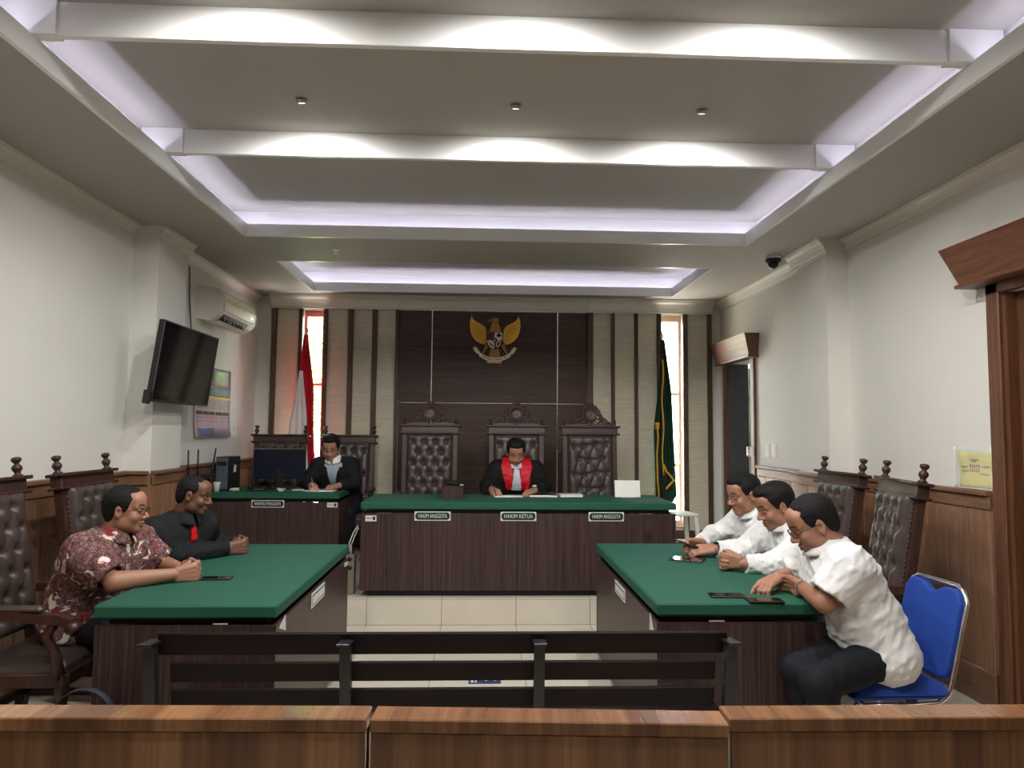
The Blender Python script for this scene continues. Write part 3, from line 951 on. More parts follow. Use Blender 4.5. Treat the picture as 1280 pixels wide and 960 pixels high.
def make_chair(name, label, kind, cols=3, rows=5, slack=0.0, group=None, seed=1, arms=True):
    """high backed court armchair, front towards -y, origin on floor"""
    t = thing(name, label, 'chair', group=group)
    W, D = .58, .50
    top = 1.42 if kind == 'crest' else 1.30
    tilt = .13 if kind == 'finial' else .09
    def post_y(z): return .24 + (0 if z < .45 else tilt * (z - .45) / (top - .45))
    for s in (-1, 1):
        x = s * (W / 2 - .03)
        pm = MB()
        zs = [0, .2, .45, .8, top - .04]
        for a, b in zip(zs[:-1], zs[1:]):
            ya, yb = post_y(a) + (.05 if a == 0 else 0), post_y(b) + (0 if b > .2 else .02)
            vs = []
            for z, y in ((a, ya), (b, yb)):
                vs += [(x - .024, y - .022, z), (x + .024, y - .022, z), (x + .024, y + .022, z), (x - .024, y + .022, z)]
            pm.add(vs, [[0, 1, 2, 3], [4, 7, 6, 5], [0, 4, 5, 1], [1, 5, 6, 2], [2, 6, 7, 3], [3, 7, 4, 0]])
        pm.build('back_post', M_CHAIRW, t)
        # front leg with turned bulge
        MB().lathe([(.018, 0), (.026, .01), (.026, .03), (.018, .05), (.024, .12), (.03, .22), (.024, .3), (.032, .33), (.032, .42)], 10, Matrix.Translation((x, -D / 2 + .03, 0))).build('front_leg', M_CHAIRW, t)
    # seat
    sf = MB().box(-W / 2, W / 2, -D / 2, D / 2 - .02, .36, .425, bev=.008)
    sfo = sf.build('seat_frame', M_CHAIRW, t)
    def seat(u, v):
        e = min(1, min(u, 1 - u, v, 1 - v) * 9)
        return ((u - .5) * (W - .04), -D / 2 + .015 + v * (D - .07), .425 + .055 * math.sqrt(max(0, 1 - (1 - e) ** 2)) + .012 * math.sin(u * math.pi) * math.sin(v * math.pi))
    MB().grid(seat, 24, 22).build('seat_cushion', M_LEATHER, t)
    # back: frame board, tufted cushion
    ang = math.atan2(tilt, top - .45)
    Mb = Matrix.Translation((0, post_y(.5), .5)) @ Matrix.Rotation(-ang, 4, 'X')
    Hc = (top - .5) / math.cos(ang)
    MB().box(-W / 2 + .05, W / 2 - .05, -.012, .014, 0, Hc - .03, M=Mb).build('back_board', M_CHAIRW, t)
    ch = Hc - (.105 if kind == 'crest' else .09)
    tufted(W - .105, ch, .062, cols, rows, M=Mb @ Matrix.Translation((0, -.012, 0)), slack=slack, seed=seed, dip=.036 if slack == 0 else .03, crease=.010 if slack == 0 else .016).build('back_cushion', M_LEATHER, t)
    for s in (-1, 1):   # nail trim beside the cushion
        nm = MB()
        for k in range(26):
            nm.ball((s * (W / 2 - .052), -.026, ch * (k + .5) / 26), (.006, .006, .009), 6, Mb)
        nm.build('nail_trim', M_LEATHER, t)
    # top rail: board between two cornices
    zt = Hc - .02
    MB().box(-W / 2 - .004, W / 2 + .004, -.035, .03, zt - .075, zt - .008, M=Mb, bev=.003).build('top_rail', M_CHAIRW, t)
    MB().box(-W / 2 - .03, W / 2 + .03, -.058, .042, zt - .012, zt + .008, M=Mb, bev=.005).build('cornice', M_CHAIRW, t)
    MB().box(-W / 2 - .026, W / 2 + .026, -.052, .04, zt - .088, zt - .070, M=Mb, bev=.005).build('cornice', M_CHAIRW, t)
    for s in (-1, 1):
        k = 1.0 if kind == 'finial' else .62
        MB().lathe([(r * k * 1.05, z * k) for r, z in finial()], 12, Mb @ Matrix.Translation((s * (W / 2 - .02), -.005, zt + .008))).build('finial', M_CHAIRW, t)
    if kind == 'crest':
        m = MB()
        Mc = Mb @ Matrix.Translation((0, 0, zt + .008))
        # arch of rising scrolls on both sides of a round medallion
        for s in (-1, 1):
            for cx, cz, r, a0, sg in ((.205, .03, .026, 200, 1), (.165, .045, .036, 180, -1), (.125, .035, .028, 150, 1), (.118, .085, .032, 240, 1), (.085, .05, .034, 170, -1), (.092, .135, .026, 250, 1), (.055, .035, .03, 190, 1), (.07, .178, .022, 260, -1), (.04, .205, .02, 280, 1), (.145, .078, .02, 160, 1)):
                aa = R(a0) if s > 0 else math.pi - R(a0)
                scroll(m, s * cx, cz, r, 1.35, sg * s, aa, y=-.004, M=Mc)
            prof_ = [(.232, .018), (.205, .034), (.178, .048), (.156, .066), (.142, .088), (.128, .112), (.118, .138), (.106, .163), (.09, .186), (.07, .206), (.046, .223), (.022, .236)]
            for i_, (a_, b_) in enumerate(prof_):
                m.ball((s * a_, -.004, b_), (.015 if i_ % 2 else .011, .010, .015 if i_ % 2 else .011), 7, Mc)
                scroll(m, s * (a_ - .016), b_ - .016, .017, 1.1, s * (1 if i_ % 2 else -1), R(40 * i_), y=-.004, th=.006, M=Mc)
            m.box(s * .02, s * .24, -.012, .004, 0, .022, M=Mc)
            for k in range(6):
                a = R(18 + k * 30) if s > 0 else math.pi - R(18 + k * 30)
        for k in range(14):
            a = 2 * math.pi * k / 14
            m.ball((.078 * math.cos(a), -.008, .125 + .078 * math.sin(a)), (.014, .012, .014), 6, Mc)
        m.ball((0, -.004, .225), (.018, .012, .026), 8, Mc)
        m.build('carved_crest', M_CHAIRW, t)
        Md = Mc @ Matrix.Translation((0, -.004, .125)) @ Matrix.Rotation(math.pi / 2, 4, 'X')
        MB().lathe([(.070, -.012), (.076, 0), (.076, .012), (.068, .016), (.064, .010), (.02, .014), (.001, .015)], 24, Md).build('medallion', M_CHAIRW, t)
    if arms:
        for s in (-1, 1):
            x = s * (W / 2 + .002)
            pts = [(x, .235, .70), (x, .12, .705), (x, 0, .695), (x, -.12, .68), (x, -.22, .675), (x, -.275, .655), (x, -.285, .62)]
            am = MB()
            for a, b in zip(pts[:-1], pts[1:]):
                vs = []
                for p in (a, b):
                    vs += [(p[0] - .03, p[1], p[2] - .022), (p[0] + .03, p[1], p[2] - .022), (p[0] + .026, p[1], p[2] + .02), (p[0] - .026, p[1], p[2] + .02)]
                am.add(vs, [[0, 1, 2, 3], [4, 7, 6, 5], [0, 4, 5, 1], [1, 5, 6, 2], [2, 6, 7, 3], [3, 7, 4, 0]])
            am.tube([(x - .03, -.278, .635), (x + .03, -.278, .635)], .026, 12)
            arm = am.build('armrest', M_CHAIRW, t)
            MB().box(x - .024, x + .024, -.14, .15, .700, .735, bev=.014).build('arm_pad', M_LEATHER, arm)
            MB().tube([(x, -.20, .665), (x, -.155, .60), (x, -.20, .52), (x, -.225, .42)], [.022, .024, .022, .026], 8).build('arm_support', M_CHAIRW, t)
    MB().box(-W / 2 + .03, W / 2 - .03, .225, .26, .16, .2, bev=.004).build('stretcher', M_CHAIRW, t)
    for s in (-1, 1):
        MB().box(s * (W / 2 - .045), s * (W / 2 - .02), -D / 2 + .04, .25, .14, .175, bev=.004).build('side_stretcher', M_CHAIRW, t)
    return t

def place(o, x, y, z, rz):
    o.location = (x, y, z); o.rotation_euler = (0, 0, R(rz))
    return o

# chairs at the judges bench (front faces the camera, -y)
GJ = None
place(make_chair('judge_chair', 'carved high back leather chair with deep regular tufting, behind small wooden box', 'crest', 4, 7, seed=3), -.545, 7.16, DZ, 0)
place(make_chair('judge_chair', 'carved high back leather chair that the robed judge sits in', 'crest', 4, 5, seed=4), .355, 7.16, DZ, 0)
place(make_chair('judge_chair', 'carved high back leather chair with slack wrinkled upholstery, behind blank white card', 'crest', 4, 5, slack=.02, seed=9), 1.125, 7.16, DZ, 0)
# chairs at the clerk desk
place(make_chair('court_chair', 'dark wood chair with turned finials standing behind the computer monitor', 'finial', 4, 5, seed=5), -2.25, 7.72, DZ, 0)
place(make_chair('court_chair', 'dark wood chair with turned finials that the clerk in black jacket sits in', 'finial', 4, 5, seed=6), -1.49, 7.72, DZ, 0)
# chairs along the side tables
place(make_chair('court_chair', 'tufted leather armchair that the batik shirted man sits on, beside the dark bag', 'finial', 4, 6, seed=7), -2.15, 3.72, 0, 90)
place(make_chair('court_chair', 'tufted leather armchair with finials that the black shirted man sits on', 'finial', 4, 6, seed=8), -2.09, 4.52, 0, 90)
place(make_chair('court_chair', 'tufted leather chair with finials standing directly behind the blue chair', 'finial', 4, 6, seed=10), 2.15, 4.24, 0, -100)
place(make_chair('court_chair', 'tufted leather chair with finials beside the white wall column', 'finial', 4, 6, seed=11), 2.18, 4.97, 0, -90)

# ------------------------------------------------------------------ blue stacking chair
def blue_chair():
    t = thing('stacking_chair', 'blue upholstered stacking chair with chrome tube frame', 'chair')
    # front towards -y
    sm = MB()
    def seat(u, v):
        e = min(1, min(u, 1 - u, v, 1 - v) * 8)
        r = math.sqrt(max(0, 1 - (1 - e) ** 2))
        return ((u - .5) * .44, -.22 + v * .44, .425 + .055 * r)
    sm.grid(seat, 22, 22); sm.box(-.215, .215, -.215, .215, .405, .43, bev=.01)
    sm.build('seat', M_BLUE, t)
    ang = R(-14)
    Mb = Matrix.Translation((0, .235, .47)) @ Matrix.Rotation(ang, 4, 'X')
    outl = []
    w, h = .195, .40
    base = [(-w + .04, 0), (w - .04, 0), (w - .01, .02), (w, .06), (w, h - .06), (w - .015, h - .018), (w - .05, h)]
    outl = base + [(.08, h - .003), (.05, h - .016), (.02, h - .034), (-.02, h - .034), (-.05, h - .016), (-.08, h - .003)] + [(-w + .05, h), (-w + .015, h - .018), (-w, h - .06), (-w, .06), (-w + .01, .02)]
    bm = MB().prism(outl, -.028, .018, M=Mb)
    bo = bm.build('backrest', M_BLUE, t)
    md = bo.modifiers.new('bevel', 'BEVEL'); md.width = .012; md.segments = 3
    # chrome frame: back hoop runs down into the side and the sled legs
    fr = MB()
    pts = []
    def bp(x, z): return Mb @ Vector((x, .0, z))
    hoop = [bp(-w - .012, .0), bp(-w - .012, h - .05), bp(-w + .02, h - .005), bp(-w + .06, h + .014), bp(w - .06, h + .014), bp(w - .02, h - .005), bp(w + .012, h - .05), bp(w + .012, .0)]
    lo = lambda s: [Vector((s * .207, .215, .42)), Vector((s * .207, .17, .388)), Vector((s * .207, .05, .38)), Vector((s * .207, -.17, .385))]
    fr.tube(list(reversed(lo(-1))) + hoop + lo(1), .0115, 10)
    fr.build('back_hoop', M_CHROME, t)
    for s in (-1, 1):
        MB().tube([(s * .2, -.19, .395), (s * .205, -.215, .37), (s * .215, -.235, .02), (s * .215, -.235, 0)], .011, 10).build('front_leg', M_CHROME, t)
        MB().tube([(s * .2, .0, .385), (s * .205, .10, .35), (s * .215, .26, .02), (s * .215, .262, 0)], .011, 10).build('rear_leg', M_CHROME, t)
    MB().tube([(-.205, -.16, .385), (.205, -.16, .385)], .009, 8).build('cross_bar', M_CHROME, t)
    MB().tube([(-.21, .18, .2), (.21, .18, .2)], .009, 8).build('cross_bar', M_CHROME, t)
    return t
place(blue_chair(), 1.82, 3.31, 0, -88)

# ------------------------------------------------------------------ public bench (its back towards the camera)
bt = thing('slatted_bench', 'long dark slatted public bench with black steel frames', 'bench', (-.135, 2.88, 0))
tb = R(-10)
BX0, BX1 = -1.25 + .135, .988 + .135
for z0, z1, y in ((.674, .762, .005), (.566, .645, .021), (.458, .537, .037), (.40, .44, .05)):
    if z1 - z0 < .05: continue
    c = Vector((0, y, (z0 + z1) / 2))
    M = Matrix.Translation(c) @ Matrix.Rotation(R(9), 4, 'X')
    MB().box(BX0 + (.0 if z0 > .6 else .045), BX1 - (.0 if z0 > .6 else .045), -.008, .008, -(z1 - z0) / 2, (z1 - z0) / 2, M=M, bev=.004).build('back_slat', M_BENCH, bt)
for k in range(4):
    MB().box(BX0, BX1, .06 + k * .075, .125 + k * .075, .40, .425, bev=.004).build('seat_slat', M_BENCH, bt)
for xw in (-1.262, -.52, .232, .988):
    x = xw + .135
    fm = MB()
    fm.tube([(x, -.052, .722), (x, -.03, .56), (x, -.012, .38), (x, -.03, .2), (x, -.10, 0)], .001, 4)
    f = MB()
    def bar(a, b, hw=.021, hd=.02):
        vs = []
        for (y, z) in (a, b):
            vs += [(x - hw, y - hd, z), (x + hw, y - hd, z), (x + hw, y + hd, z), (x - hw, y + hd, z)]
        f.add(vs, [[0, 1, 2, 3], [4, 7, 6, 5], [0, 4, 5, 1], [1, 5, 6, 2], [2, 6, 7, 3], [3, 7, 4, 0]])
    bar((-.036, .722), (.008, .36)); bar((.008, .36), (-.06, 0))
    f.box(x - .021, x + .021, -.01, .35, .365, .40); f.box(x - .021, x + .021, .31, .35, 0, .38)
    f.build('frame', M_METAL_BLK, bt)
    MB().box(x - .026, x + .026, -.105, .025, -.006, .006, M=Matrix.Translation((0, 0, .728)) @ Matrix.Rotation(R(-6), 4, 'X'), bev=.003).build('frame_cap', M_METAL_BLK, bt)

# ------------------------------------------------------------------ railing in front of the public seats
def rail_segment(x0, y0, x1, y1, label, z=.92, th=.078):
    L = math.hypot(x1 - x0, y1 - y0)
    t = thing('wooden_railing', label, 'railing', (x0, y0, 0), math.atan2(y1 - y0, x1 - x0), group=None)
    MB().box(0, L, -th, 0, z - .03, z, bev=.003).build('top_board', M_RAIL, t)
    MB().box(0.002, L - .002, -th + .003, -th + .022, 0, z - .03, bev=.002).build('front_board', M_RAIL, t)
    MB().box(0.002, L - .002, -.022, -.003, 0, z - .03, bev=.002).build('back_board', M_RAIL, t)
    return t
rail_segment(-2.70, 1.765, -.246, 1.698, 'walnut veneer railing section that ends at the hinged gate gap')
rail_segment(-.236, 1.696, .548, 1.652, 'short walnut veneer gate section of the railing, slightly ajar')
rail_segment(.556, 1.683, 2.92, 1.668, 'walnut veneer railing section that runs to the door side wall')
# ------------------------------------------------------------------ people: smooth implicit bodies turned into meshes
class Field:
    """signed distance grid, filled with smoothly united shapes"""
    def __init__(self, lo, hi, h):
        self.lo = np.array(lo, float); self.h = h
        n = np.maximum(np.ceil((np.array(hi) - self.lo) / h).astype(int) + 1, 4)
        self.n = n
        self.ax = [self.lo[i] + h * np.arange(n[i]) for i in range(3)]
        self.d = np.full(tuple(n), 0.5, np.float32)
    def sub(self, lo, hi):
        sl = []
        for i in range(3):
            a = int(np.clip(np.floor((lo[i] - self.lo[i]) / self.h), 0, self.n[i]))
            b = int(np.clip(np.ceil((hi[i] - self.lo[i]) / self.h) + 1, 0, self.n[i]))
            if b <= a: return None
            sl.append(slice(a, b))
        P = np.stack(np.meshgrid(self.ax[0][sl[0]], self.ax[1][sl[1]], self.ax[2][sl[2]], indexing='ij'), -1)
        return tuple(sl), P
    def merge(self, r, dist, k, mode='add'):
        sl, P = r
        o = self.d[sl]
        if mode == 'sub':
            dist = -dist
            if k > 0:
                hh = np.clip(.5 - .5 * (o - dist) / k, 0, 1)
                self.d[sl] = o * (1 - hh) + dist * hh + k * hh * (1 - hh)
            else:
                self.d[sl] = np.maximum(o, dist)
            return
        if k > 0:
            hh = np.clip(.5 + .5 * (o - dist) / k, 0, 1)
            self.d[sl] = o * (1 - hh) + dist * hh - k * hh * (1 - hh)
        else:
            self.d[sl] = np.minimum(o, dist)
    def cone(self, a, b, ra, rb, k=.02, mode='add', cut=None):
        a, b = np.array(a, float), np.array(b, float)
        m = max(ra, rb) + k * 1.5 + .03
        r = self.sub(np.minimum(a, b) - m, np.maximum(a, b) + m)
        if r is None: return
        P = r[1]; ba = b - a; L = max(ba @ ba, 1e-9)
        t = np.clip(((P - a) @ ba) / L, 0, 1)
        dist = np.linalg.norm(P - a - t[..., None] * ba, axis=-1) - (ra + (rb - ra) * t)
        if cut is not None:
            u = ba / math.sqrt(L)
            dist = np.maximum(dist, (P - (a + ba * cut)) @ u)
        self.merge(r, dist, k, mode)
    def ell(self, c, rad, k=.02, mode='add', rot=None):
        c, rad = np.array(c, float), np.array(rad, float)
        m = rad.max() + k * 1.5 + .03
        r = self.sub(c - m, c + m)
        if r is None: return
        q = r[1] - c
        if rot is not None: q = q @ np.array(rot)
        k0 = np.linalg.norm(q / rad, axis=-1); k1 = np.linalg.norm(q / rad ** 2, axis=-1)
        dist = k0 * (k0 - 1) / np.maximum(k1, 1e-6)
        self.merge(r, dist, k, mode)
    def pts(self):
        return np.stack(np.meshgrid(*self.ax, indexing='ij'), -1)

def surface(d, lo, h):
    """naive surface nets; returns verts, quads"""
    ins = d < 0
    nx, ny, nz = d.shape
    s = np.zeros((nx - 1, ny - 1, nz - 1), np.int8)
    offs = [(i, j, k) for i in (0, 1) for j in (0, 1) for k in (0, 1)]
    for i, j, k in offs:
        s += ins[i:nx - 1 + i, j:ny - 1 + j, k:nz - 1 + k]
    act = (s > 0) & (s < 8)
    ijk = np.argwhere(act)
    idx = -np.ones(act.shape, np.int64)
    idx[act] = np.arange(len(ijk))
    c = {o: d[ijk[:, 0] + o[0], ijk[:, 1] + o[1], ijk[:, 2] + o[2]] for o in offs}
    acc = np.zeros((len(ijk), 3)); cnt = np.zeros(len(ijk))
    for o in offs:
        for ax in range(3):
            if o[ax] == 0:
                p = list(o); p[ax] = 1; p = tuple(p)
                a, b = c[o], c[p]
                m = (a < 0) != (b < 0)
                t = np.where(m, a / np.where(m, a - b, 1), 0)
                v = np.tile(np.array(o, float), (len(ijk), 1)); v[:, ax] += t
                acc[m] += v[m]; cnt[m] += 1
    V = lo + h * (ijk + acc / np.maximum(cnt, 1)[:, None])
    Q = []
    for ax in range(3):
        a1, a2 = (ax + 1) % 3, (ax + 2) % 3
        A = np.moveaxis(ins, ax, 0)
        e = np.moveaxis(A[:-1] != A[1:], 0, ax)
        sl = [slice(None)] * 3
        pos = np.argwhere(e)
        ok = (pos[:, a1] > 0) & (pos[:, a2] > 0) & (pos[:, a1] < d.shape[a1] - 1) & (pos[:, a2] < d.shape[a2] - 1)
        pos = pos[ok]
        first = ins[pos[:, 0], pos[:, 1], pos[:, 2]]
        q = []
        for da, db in ((1, 1), (0, 1), (0, 0), (1, 0)):
            p = pos.copy(); p[:, a1] -= da; p[:, a2] -= db
            q.append(idx[p[:, 0], p[:, 1], p[:, 2]])
        q = np.stack(q, 1)
        q[~first] = q[~first][:, ::-1]
        Q.append(q)
    Q = np.concatenate(Q)
    Q = Q[(Q >= 0).all(1)]
    return V, Q

def relax(V, Q, it=2, w=.5):
    for _ in range(it):
        acc = np.zeros_like(V); cnt = np.zeros(len(V))
        for a, b in ((0, 1), (1, 2), (2, 3), (3, 0)):
            np.add.at(acc, Q[:, a], V[Q[:, b]]); np.add.at(cnt, Q[:, a], 1)
            np.add.at(acc, Q[:, b], V[Q[:, a]]); np.add.at(cnt, Q[:, b], 1)
        V = V * (1 - w) + w * acc / np.maximum(cnt, 1)[:, None]
    return V

def np_mesh(name, V, Q, col=None):
    me = bpy.data.meshes.new(name)
    me.vertices.add(len(V)); me.vertices.foreach_set('co', np.asarray(V, np.float32).ravel())
    me.loops.add(len(Q) * 4); me.loops.foreach_set('vertex_index', np.asarray(Q, np.int32).ravel())
    me.polygons.add(len(Q)); me.polygons.foreach_set('loop_start', np.arange(0, len(Q) * 4, 4, dtype=np.int32))
    me.polygons.foreach_set('use_smooth', np.ones(len(Q), bool))
    me.update(calc_edges=True)
    if col is not None:
        at = me.color_attributes.new('tone', 'FLOAT_COLOR', 'POINT')
        at.data.foreach_set('color', np.asarray(col, np.float32).ravel())
    me.validate()
    return me

def mat_attr(name, rough, bscale=400, bmp=.08, sub=0.0, spec=.5):
    m, nt, b = nodes(name)
    a = nt.nodes.new('ShaderNodeAttribute'); a.attribute_name = 'tone'
    n = noise_tex(nt, coords(nt), 30, 4)
    c = mixc(nt, .25, a.outputs['Color'], ramp(nt, n, [(.3, (.7, .66, .64, 1)), (.7, (1, 1, 1, 1))]), 'MULTIPLY')
    nt.links.new(c, b.inputs['Base Color'])
    b.inputs['Roughness'].default_value = rough
    b.inputs['Specular IOR Level'].default_value = spec
    if sub:
        b.inputs['Subsurface Weight'].default_value = sub
        b.inputs['Subsurface Radius'].default_value = (.012, .005, .003)
        b.inputs['Subsurface Scale'].default_value = .4
    bump(nt, b, noise_tex(nt, coords(nt), bscale, 3), bmp, .002)
    return m
M_SKIN = mat_attr('skin', .5, 350, .06)
def mat_hair():
    m, nt, b = nodes('black_hair')
    v = coords(nt, (1, 1, .25))
    n = noise_tex(nt, v, 420, 3)
    nt.links.new(ramp(nt, n, [(.3, srgb(9, 8, 8)), (.7, srgb(24, 21, 20))]), b.inputs['Base Color'])
    b.inputs['Roughness'].default_value = .6
    b.inputs['Specular IOR Level'].default_value = .25
    bump(nt, b, n, .8, .004)
    return m
M_HAIR = mat_hair()
def cloth(name, c0, c1=None, rough=.8, bscale=500, bmp=.15, sheen=0.0):
    m, nt, b = nodes(name)
    v = coords(nt)
    n = noise_tex(nt, v, 8, 4)
    c1 = c1 or tuple(x * .9 for x in c0[:3]) + (1,)
    nt.links.new(ramp(nt, n, [(.3, c1), (.7, c0)]), b.inputs['Base Color'])
    b.inputs['Roughness'].default_value = rough
    b.inputs['Specular IOR Level'].default_value = .25
    wr = noise_tex(nt, coords(nt, (1, 1, .55), rot=(.5, .3, .2)), 14, 3, .5, .7)
    fi = noise_tex(nt, v, bscale, 2)
    ad = nt.nodes.new('ShaderNodeMath'); ad.operation = 'MULTIPLY_ADD'
    nt.links.new(fi, ad.inputs[0]); ad.inputs[1].default_value = .04; nt.links.new(wr, ad.inputs[2])
    bump(nt, b, ad.outputs[0], .4, .02)
    MATS[name] = m
    return m
M_WHITE_SH = cloth('white_shirt_cotton', srgb(226, 226, 224))
M_BLACK_SH = cloth('black_shirt_cotton', srgb(26, 27, 30))
M_SUIT = cloth('black_suit_wool', srgb(24, 24, 27))
M_ROBE = cloth('black_robe', srgb(17, 16, 17))
M_RED = cloth('red_satin', srgb(190, 16, 32), rough=.5)
M_JABOT = cloth('white_lace', srgb(206, 206, 214), srgb(170, 170, 182), bscale=120, bmp=.5)
M_TROUS = cloth('dark_trousers', srgb(22, 24, 30))
M_SHOE = plain('black_shoe_leather', srgb(20, 18, 18), .3)
M_SHIRTSTR = None
def mat_stripe():
    m, nt, b = nodes('striped_shirt_cotton')
    v = coords(nt)
    w = nt.nodes.new('ShaderNodeTexWave'); w.bands_direction = 'X'; w.inputs['Scale'].default_value = 22
    nt.links.new(v, w.inputs['Vector'])
    nt.links.new(ramp(nt, w.outputs['Fac'], [(.35, srgb(196, 202, 214)), (.6, srgb(120, 132, 156))]), b.inputs['Base Color'])
    b.inputs['Roughness'].default_value = .8
    return m
M_STRIPE = mat_stripe()
def mat_batik():
    m, nt, b = nodes('maroon_batik_cotton')
    v = coords(nt, (1, 1, 1))
    warp = noise_tex(nt, v, 9, 4, .6, 2.0)
    n1 = noise_tex(nt, v, 14, 5, .65, 3.2)
    vo = nt.nodes.new('ShaderNodeTexVoronoi'); vo.feature = 'DISTANCE_TO_EDGE'
    nt.links.new(v, vo.inputs['Vector']); vo.inputs['Scale'].default_value = 34
    c = ramp(nt, n1, [(.30, srgb(40, 18, 20)), (.42, srgb(74, 32, 35)), (.49, srgb(150, 108, 104)), (.54, srgb(66, 26, 30)), (.63, srgb(168, 138, 128)), (.70, srgb(58, 24, 28))])
    c = mixc(nt, ramp(nt, vo.outputs['Distance'], [(.04, (.75, .75, .75, 1)), (.09, (0, 0, 0, 1))]), c, srgb(58, 28, 30))
    red = ramp(nt, noise_tex(nt, coords(nt, (1, 1, 1)), 5.5, 2, .5, 1.0), [(.60, (0, 0, 0, 1)), (.66, (.8, .8, .8, 1))])
    c = mixc(nt, red, c, srgb(138, 20, 34))
    wh = ramp(nt, noise_tex(nt, coords(nt, (1, 1, 1.6), rot=(.4, .2, .7)), 8.5, 3, .55, 1.8), [(.59, (0, 0, 0, 1)), (.61, (1, 1, 1, 1))])
    c = mixc(nt, wh, c, srgb(214, 204, 188))
    nt.links.new(c, b.inputs['Base Color'])
    b.inputs['Roughness'].default_value = .75
    bump(nt, b, noise_tex(nt, v, 500, 2), .12, .001)
    return m
M_BATIK = mat_batik()

def wobble(P, amp, freq, seed, direc=None):
    """soft cloth folds: warped sine ridges"""
    rng = np.random.RandomState(seed)
    out = np.zeros(P.shape[:-1])
    for k in range(4):
        w = rng.normal(size=3); w /= np.linalg.norm(w)
        if direc is not None: w = w * .35 + np.array(direc) * (1 if k % 2 else -1); w /= np.linalg.norm(w)
        u = rng.normal(size=3); u /= np.linalg.norm(u)
        f = freq * rng.uniform(.6, 1.5)
        s = np.sin(P @ w * f + 1.8 * np.sin(P @ u * f * .45 + rng.uniform(0, 6)) + rng.uniform(0, 6))
        out += .28 - np.maximum(1 - np.abs(s) * 1.25, 0) ** 1.6
    return amp * out / 2.0

def hand_bones(w, f, n, side, S, curl, spread=0.0, thumb=(.55, .75, .2), fl=1.0):
    """w wrist, f forward, n palm normal; side +1 thumb towards cross(n,f).. ; returns cones"""
    w, f, n = (np.array(x, float) for x in (w, f, n))
    f /= np.linalg.norm(f); n = n - f * (n @ f); n /= np.linalg.norm(n)
    s = np.cross(n, f) * side      # towards the thumb
    out = []
    for q, r in ((.030, .020), (.010, .021), (-.010, .021), (-.028, .018)):
        out.append((w + f * .012 * S + s * q * .6 * S, w + f * .085 * S + s * q * S, .019 * S, (.0145 if abs(q) < .02 else .0135) * S))
    out.append((w + f * .02 * S + s * .024 * S + n * .008 * S, w + f * .06 * S + s * .03 * S + n * .006 * S, .018 * S, .015 * S))
    tips = []
    for i, (q, L) in enumerate(((.030, .074), (.010, .083), (-.010, .077), (-.029, .06))):
        cu = curl[i] if isinstance(curl[0], (list, tuple)) else curl
        p = w + f * .088 * S + s * q * S
        a = 0.0
        rr = (.0098, .0088, .0078, .0066)
        sp = spread * (q / .03)
        for j, fr in enumerate((.46, .30, .24)):
            a += R(cu[j])
            d = f * math.cos(a) + n * math.sin(a) + s * sp * math.cos(a)
            d /= np.linalg.norm(d)
            p2 = p + d * L * fr * S * fl
            out.append((p, p2, rr[j] * S, rr[j + 1] * S)); p = p2
        tips.append(p)
    d = f * thumb[0] + s * thumb[1] + n * thumb[2]; d /= np.linalg.norm(d)
    p = w + f * .03 * S + s * .028 * S + n * .008 * S
    p2 = p + d * .042 * S
    d2 = f * (thumb[0] + .5) + s * (thumb[1] - .45) + n * (thumb[2] + .15); d2 /= np.linalg.norm(d2)
    out.append((p, p2, .0135 * S, .0105 * S)); out.append((p2, p2 + d2 * .03 * S, .0102 * S, .0078 * S))
    return out

def head_field(S, neck_local, h=.0034, nose=1.0, jaw=1.0):
    lo = np.array([-.1, -.135, -.15]); hi = np.array([.1, .145, .14])
    nb = np.array(neck_local)
    lo = np.minimum(lo, nb - .075); hi = np.maximum(hi, nb + .075)
    F = Field(lo, hi, h)
    F.ell((0, -.016, .036), (.076, .097, .083), 0)
    F.ell((0, .022, -.04), (.060, .066, .082), .03)
    F.ell((0, .064, -.098), (.027 * jaw, .02, .018), .025)
    for s in (-1, 1):
        F.ell((s * .046, .012, -.072), (.017 * jaw, .028, .024), .03)
        F.ell((s * .041, .058, -.032), (.022, .022, .022), .022)
        F.cone((s * .010, .0835, .021), (s * .047, .068, .02), .010, .009, .014)
    F.ell((0, .06, .055), (.055, .03, .04), .03)
    for s in (-1, 1):
        F.ell((s * .031, .0955, -.001), (.0165, .015, .0115), .012, 'sub')
        F.ell((s * .031, .0735, -.001), (.0148, .0125, .0125), .004)
    F.cone((0, .083, .010), (0, .1065, -.030), .0085 * nose, .0125 * nose, .012)
    for s in (-1, 1):
        F.ell((s * .0145 * nose, .094, -.036), (.0095, .011, .0085), .007)
    F.cone((-.017, .0865, -.063), (0, .0915, -.0605), .0048, .006, .006)
    F.cone((.017, .0865, -.063), (0, .0915, -.0605), .0048, .006, .006)
    F.cone((-.014, .086, -.0745), (0, .0895, -.0765), .0055, .007, .006)
    F.cone((.014, .086, -.0745), (0, .0895, -.0765), .0055, .007, .006)
    F.cone((-.022, .092, -.0685), (.022, .092, -.0685), .0022, .0022, .003, 'sub')
    for s in (-1, 1):
        F.ell((s * .078, -.008, -.008), (.009, .019, .031), .008)
        F.ell((s * .087, -.004, -.006), (.008, .0115, .02), .004, 'sub')
    F.cone((0, -.028, -.05), nb, .054, .060, .025)
    return F

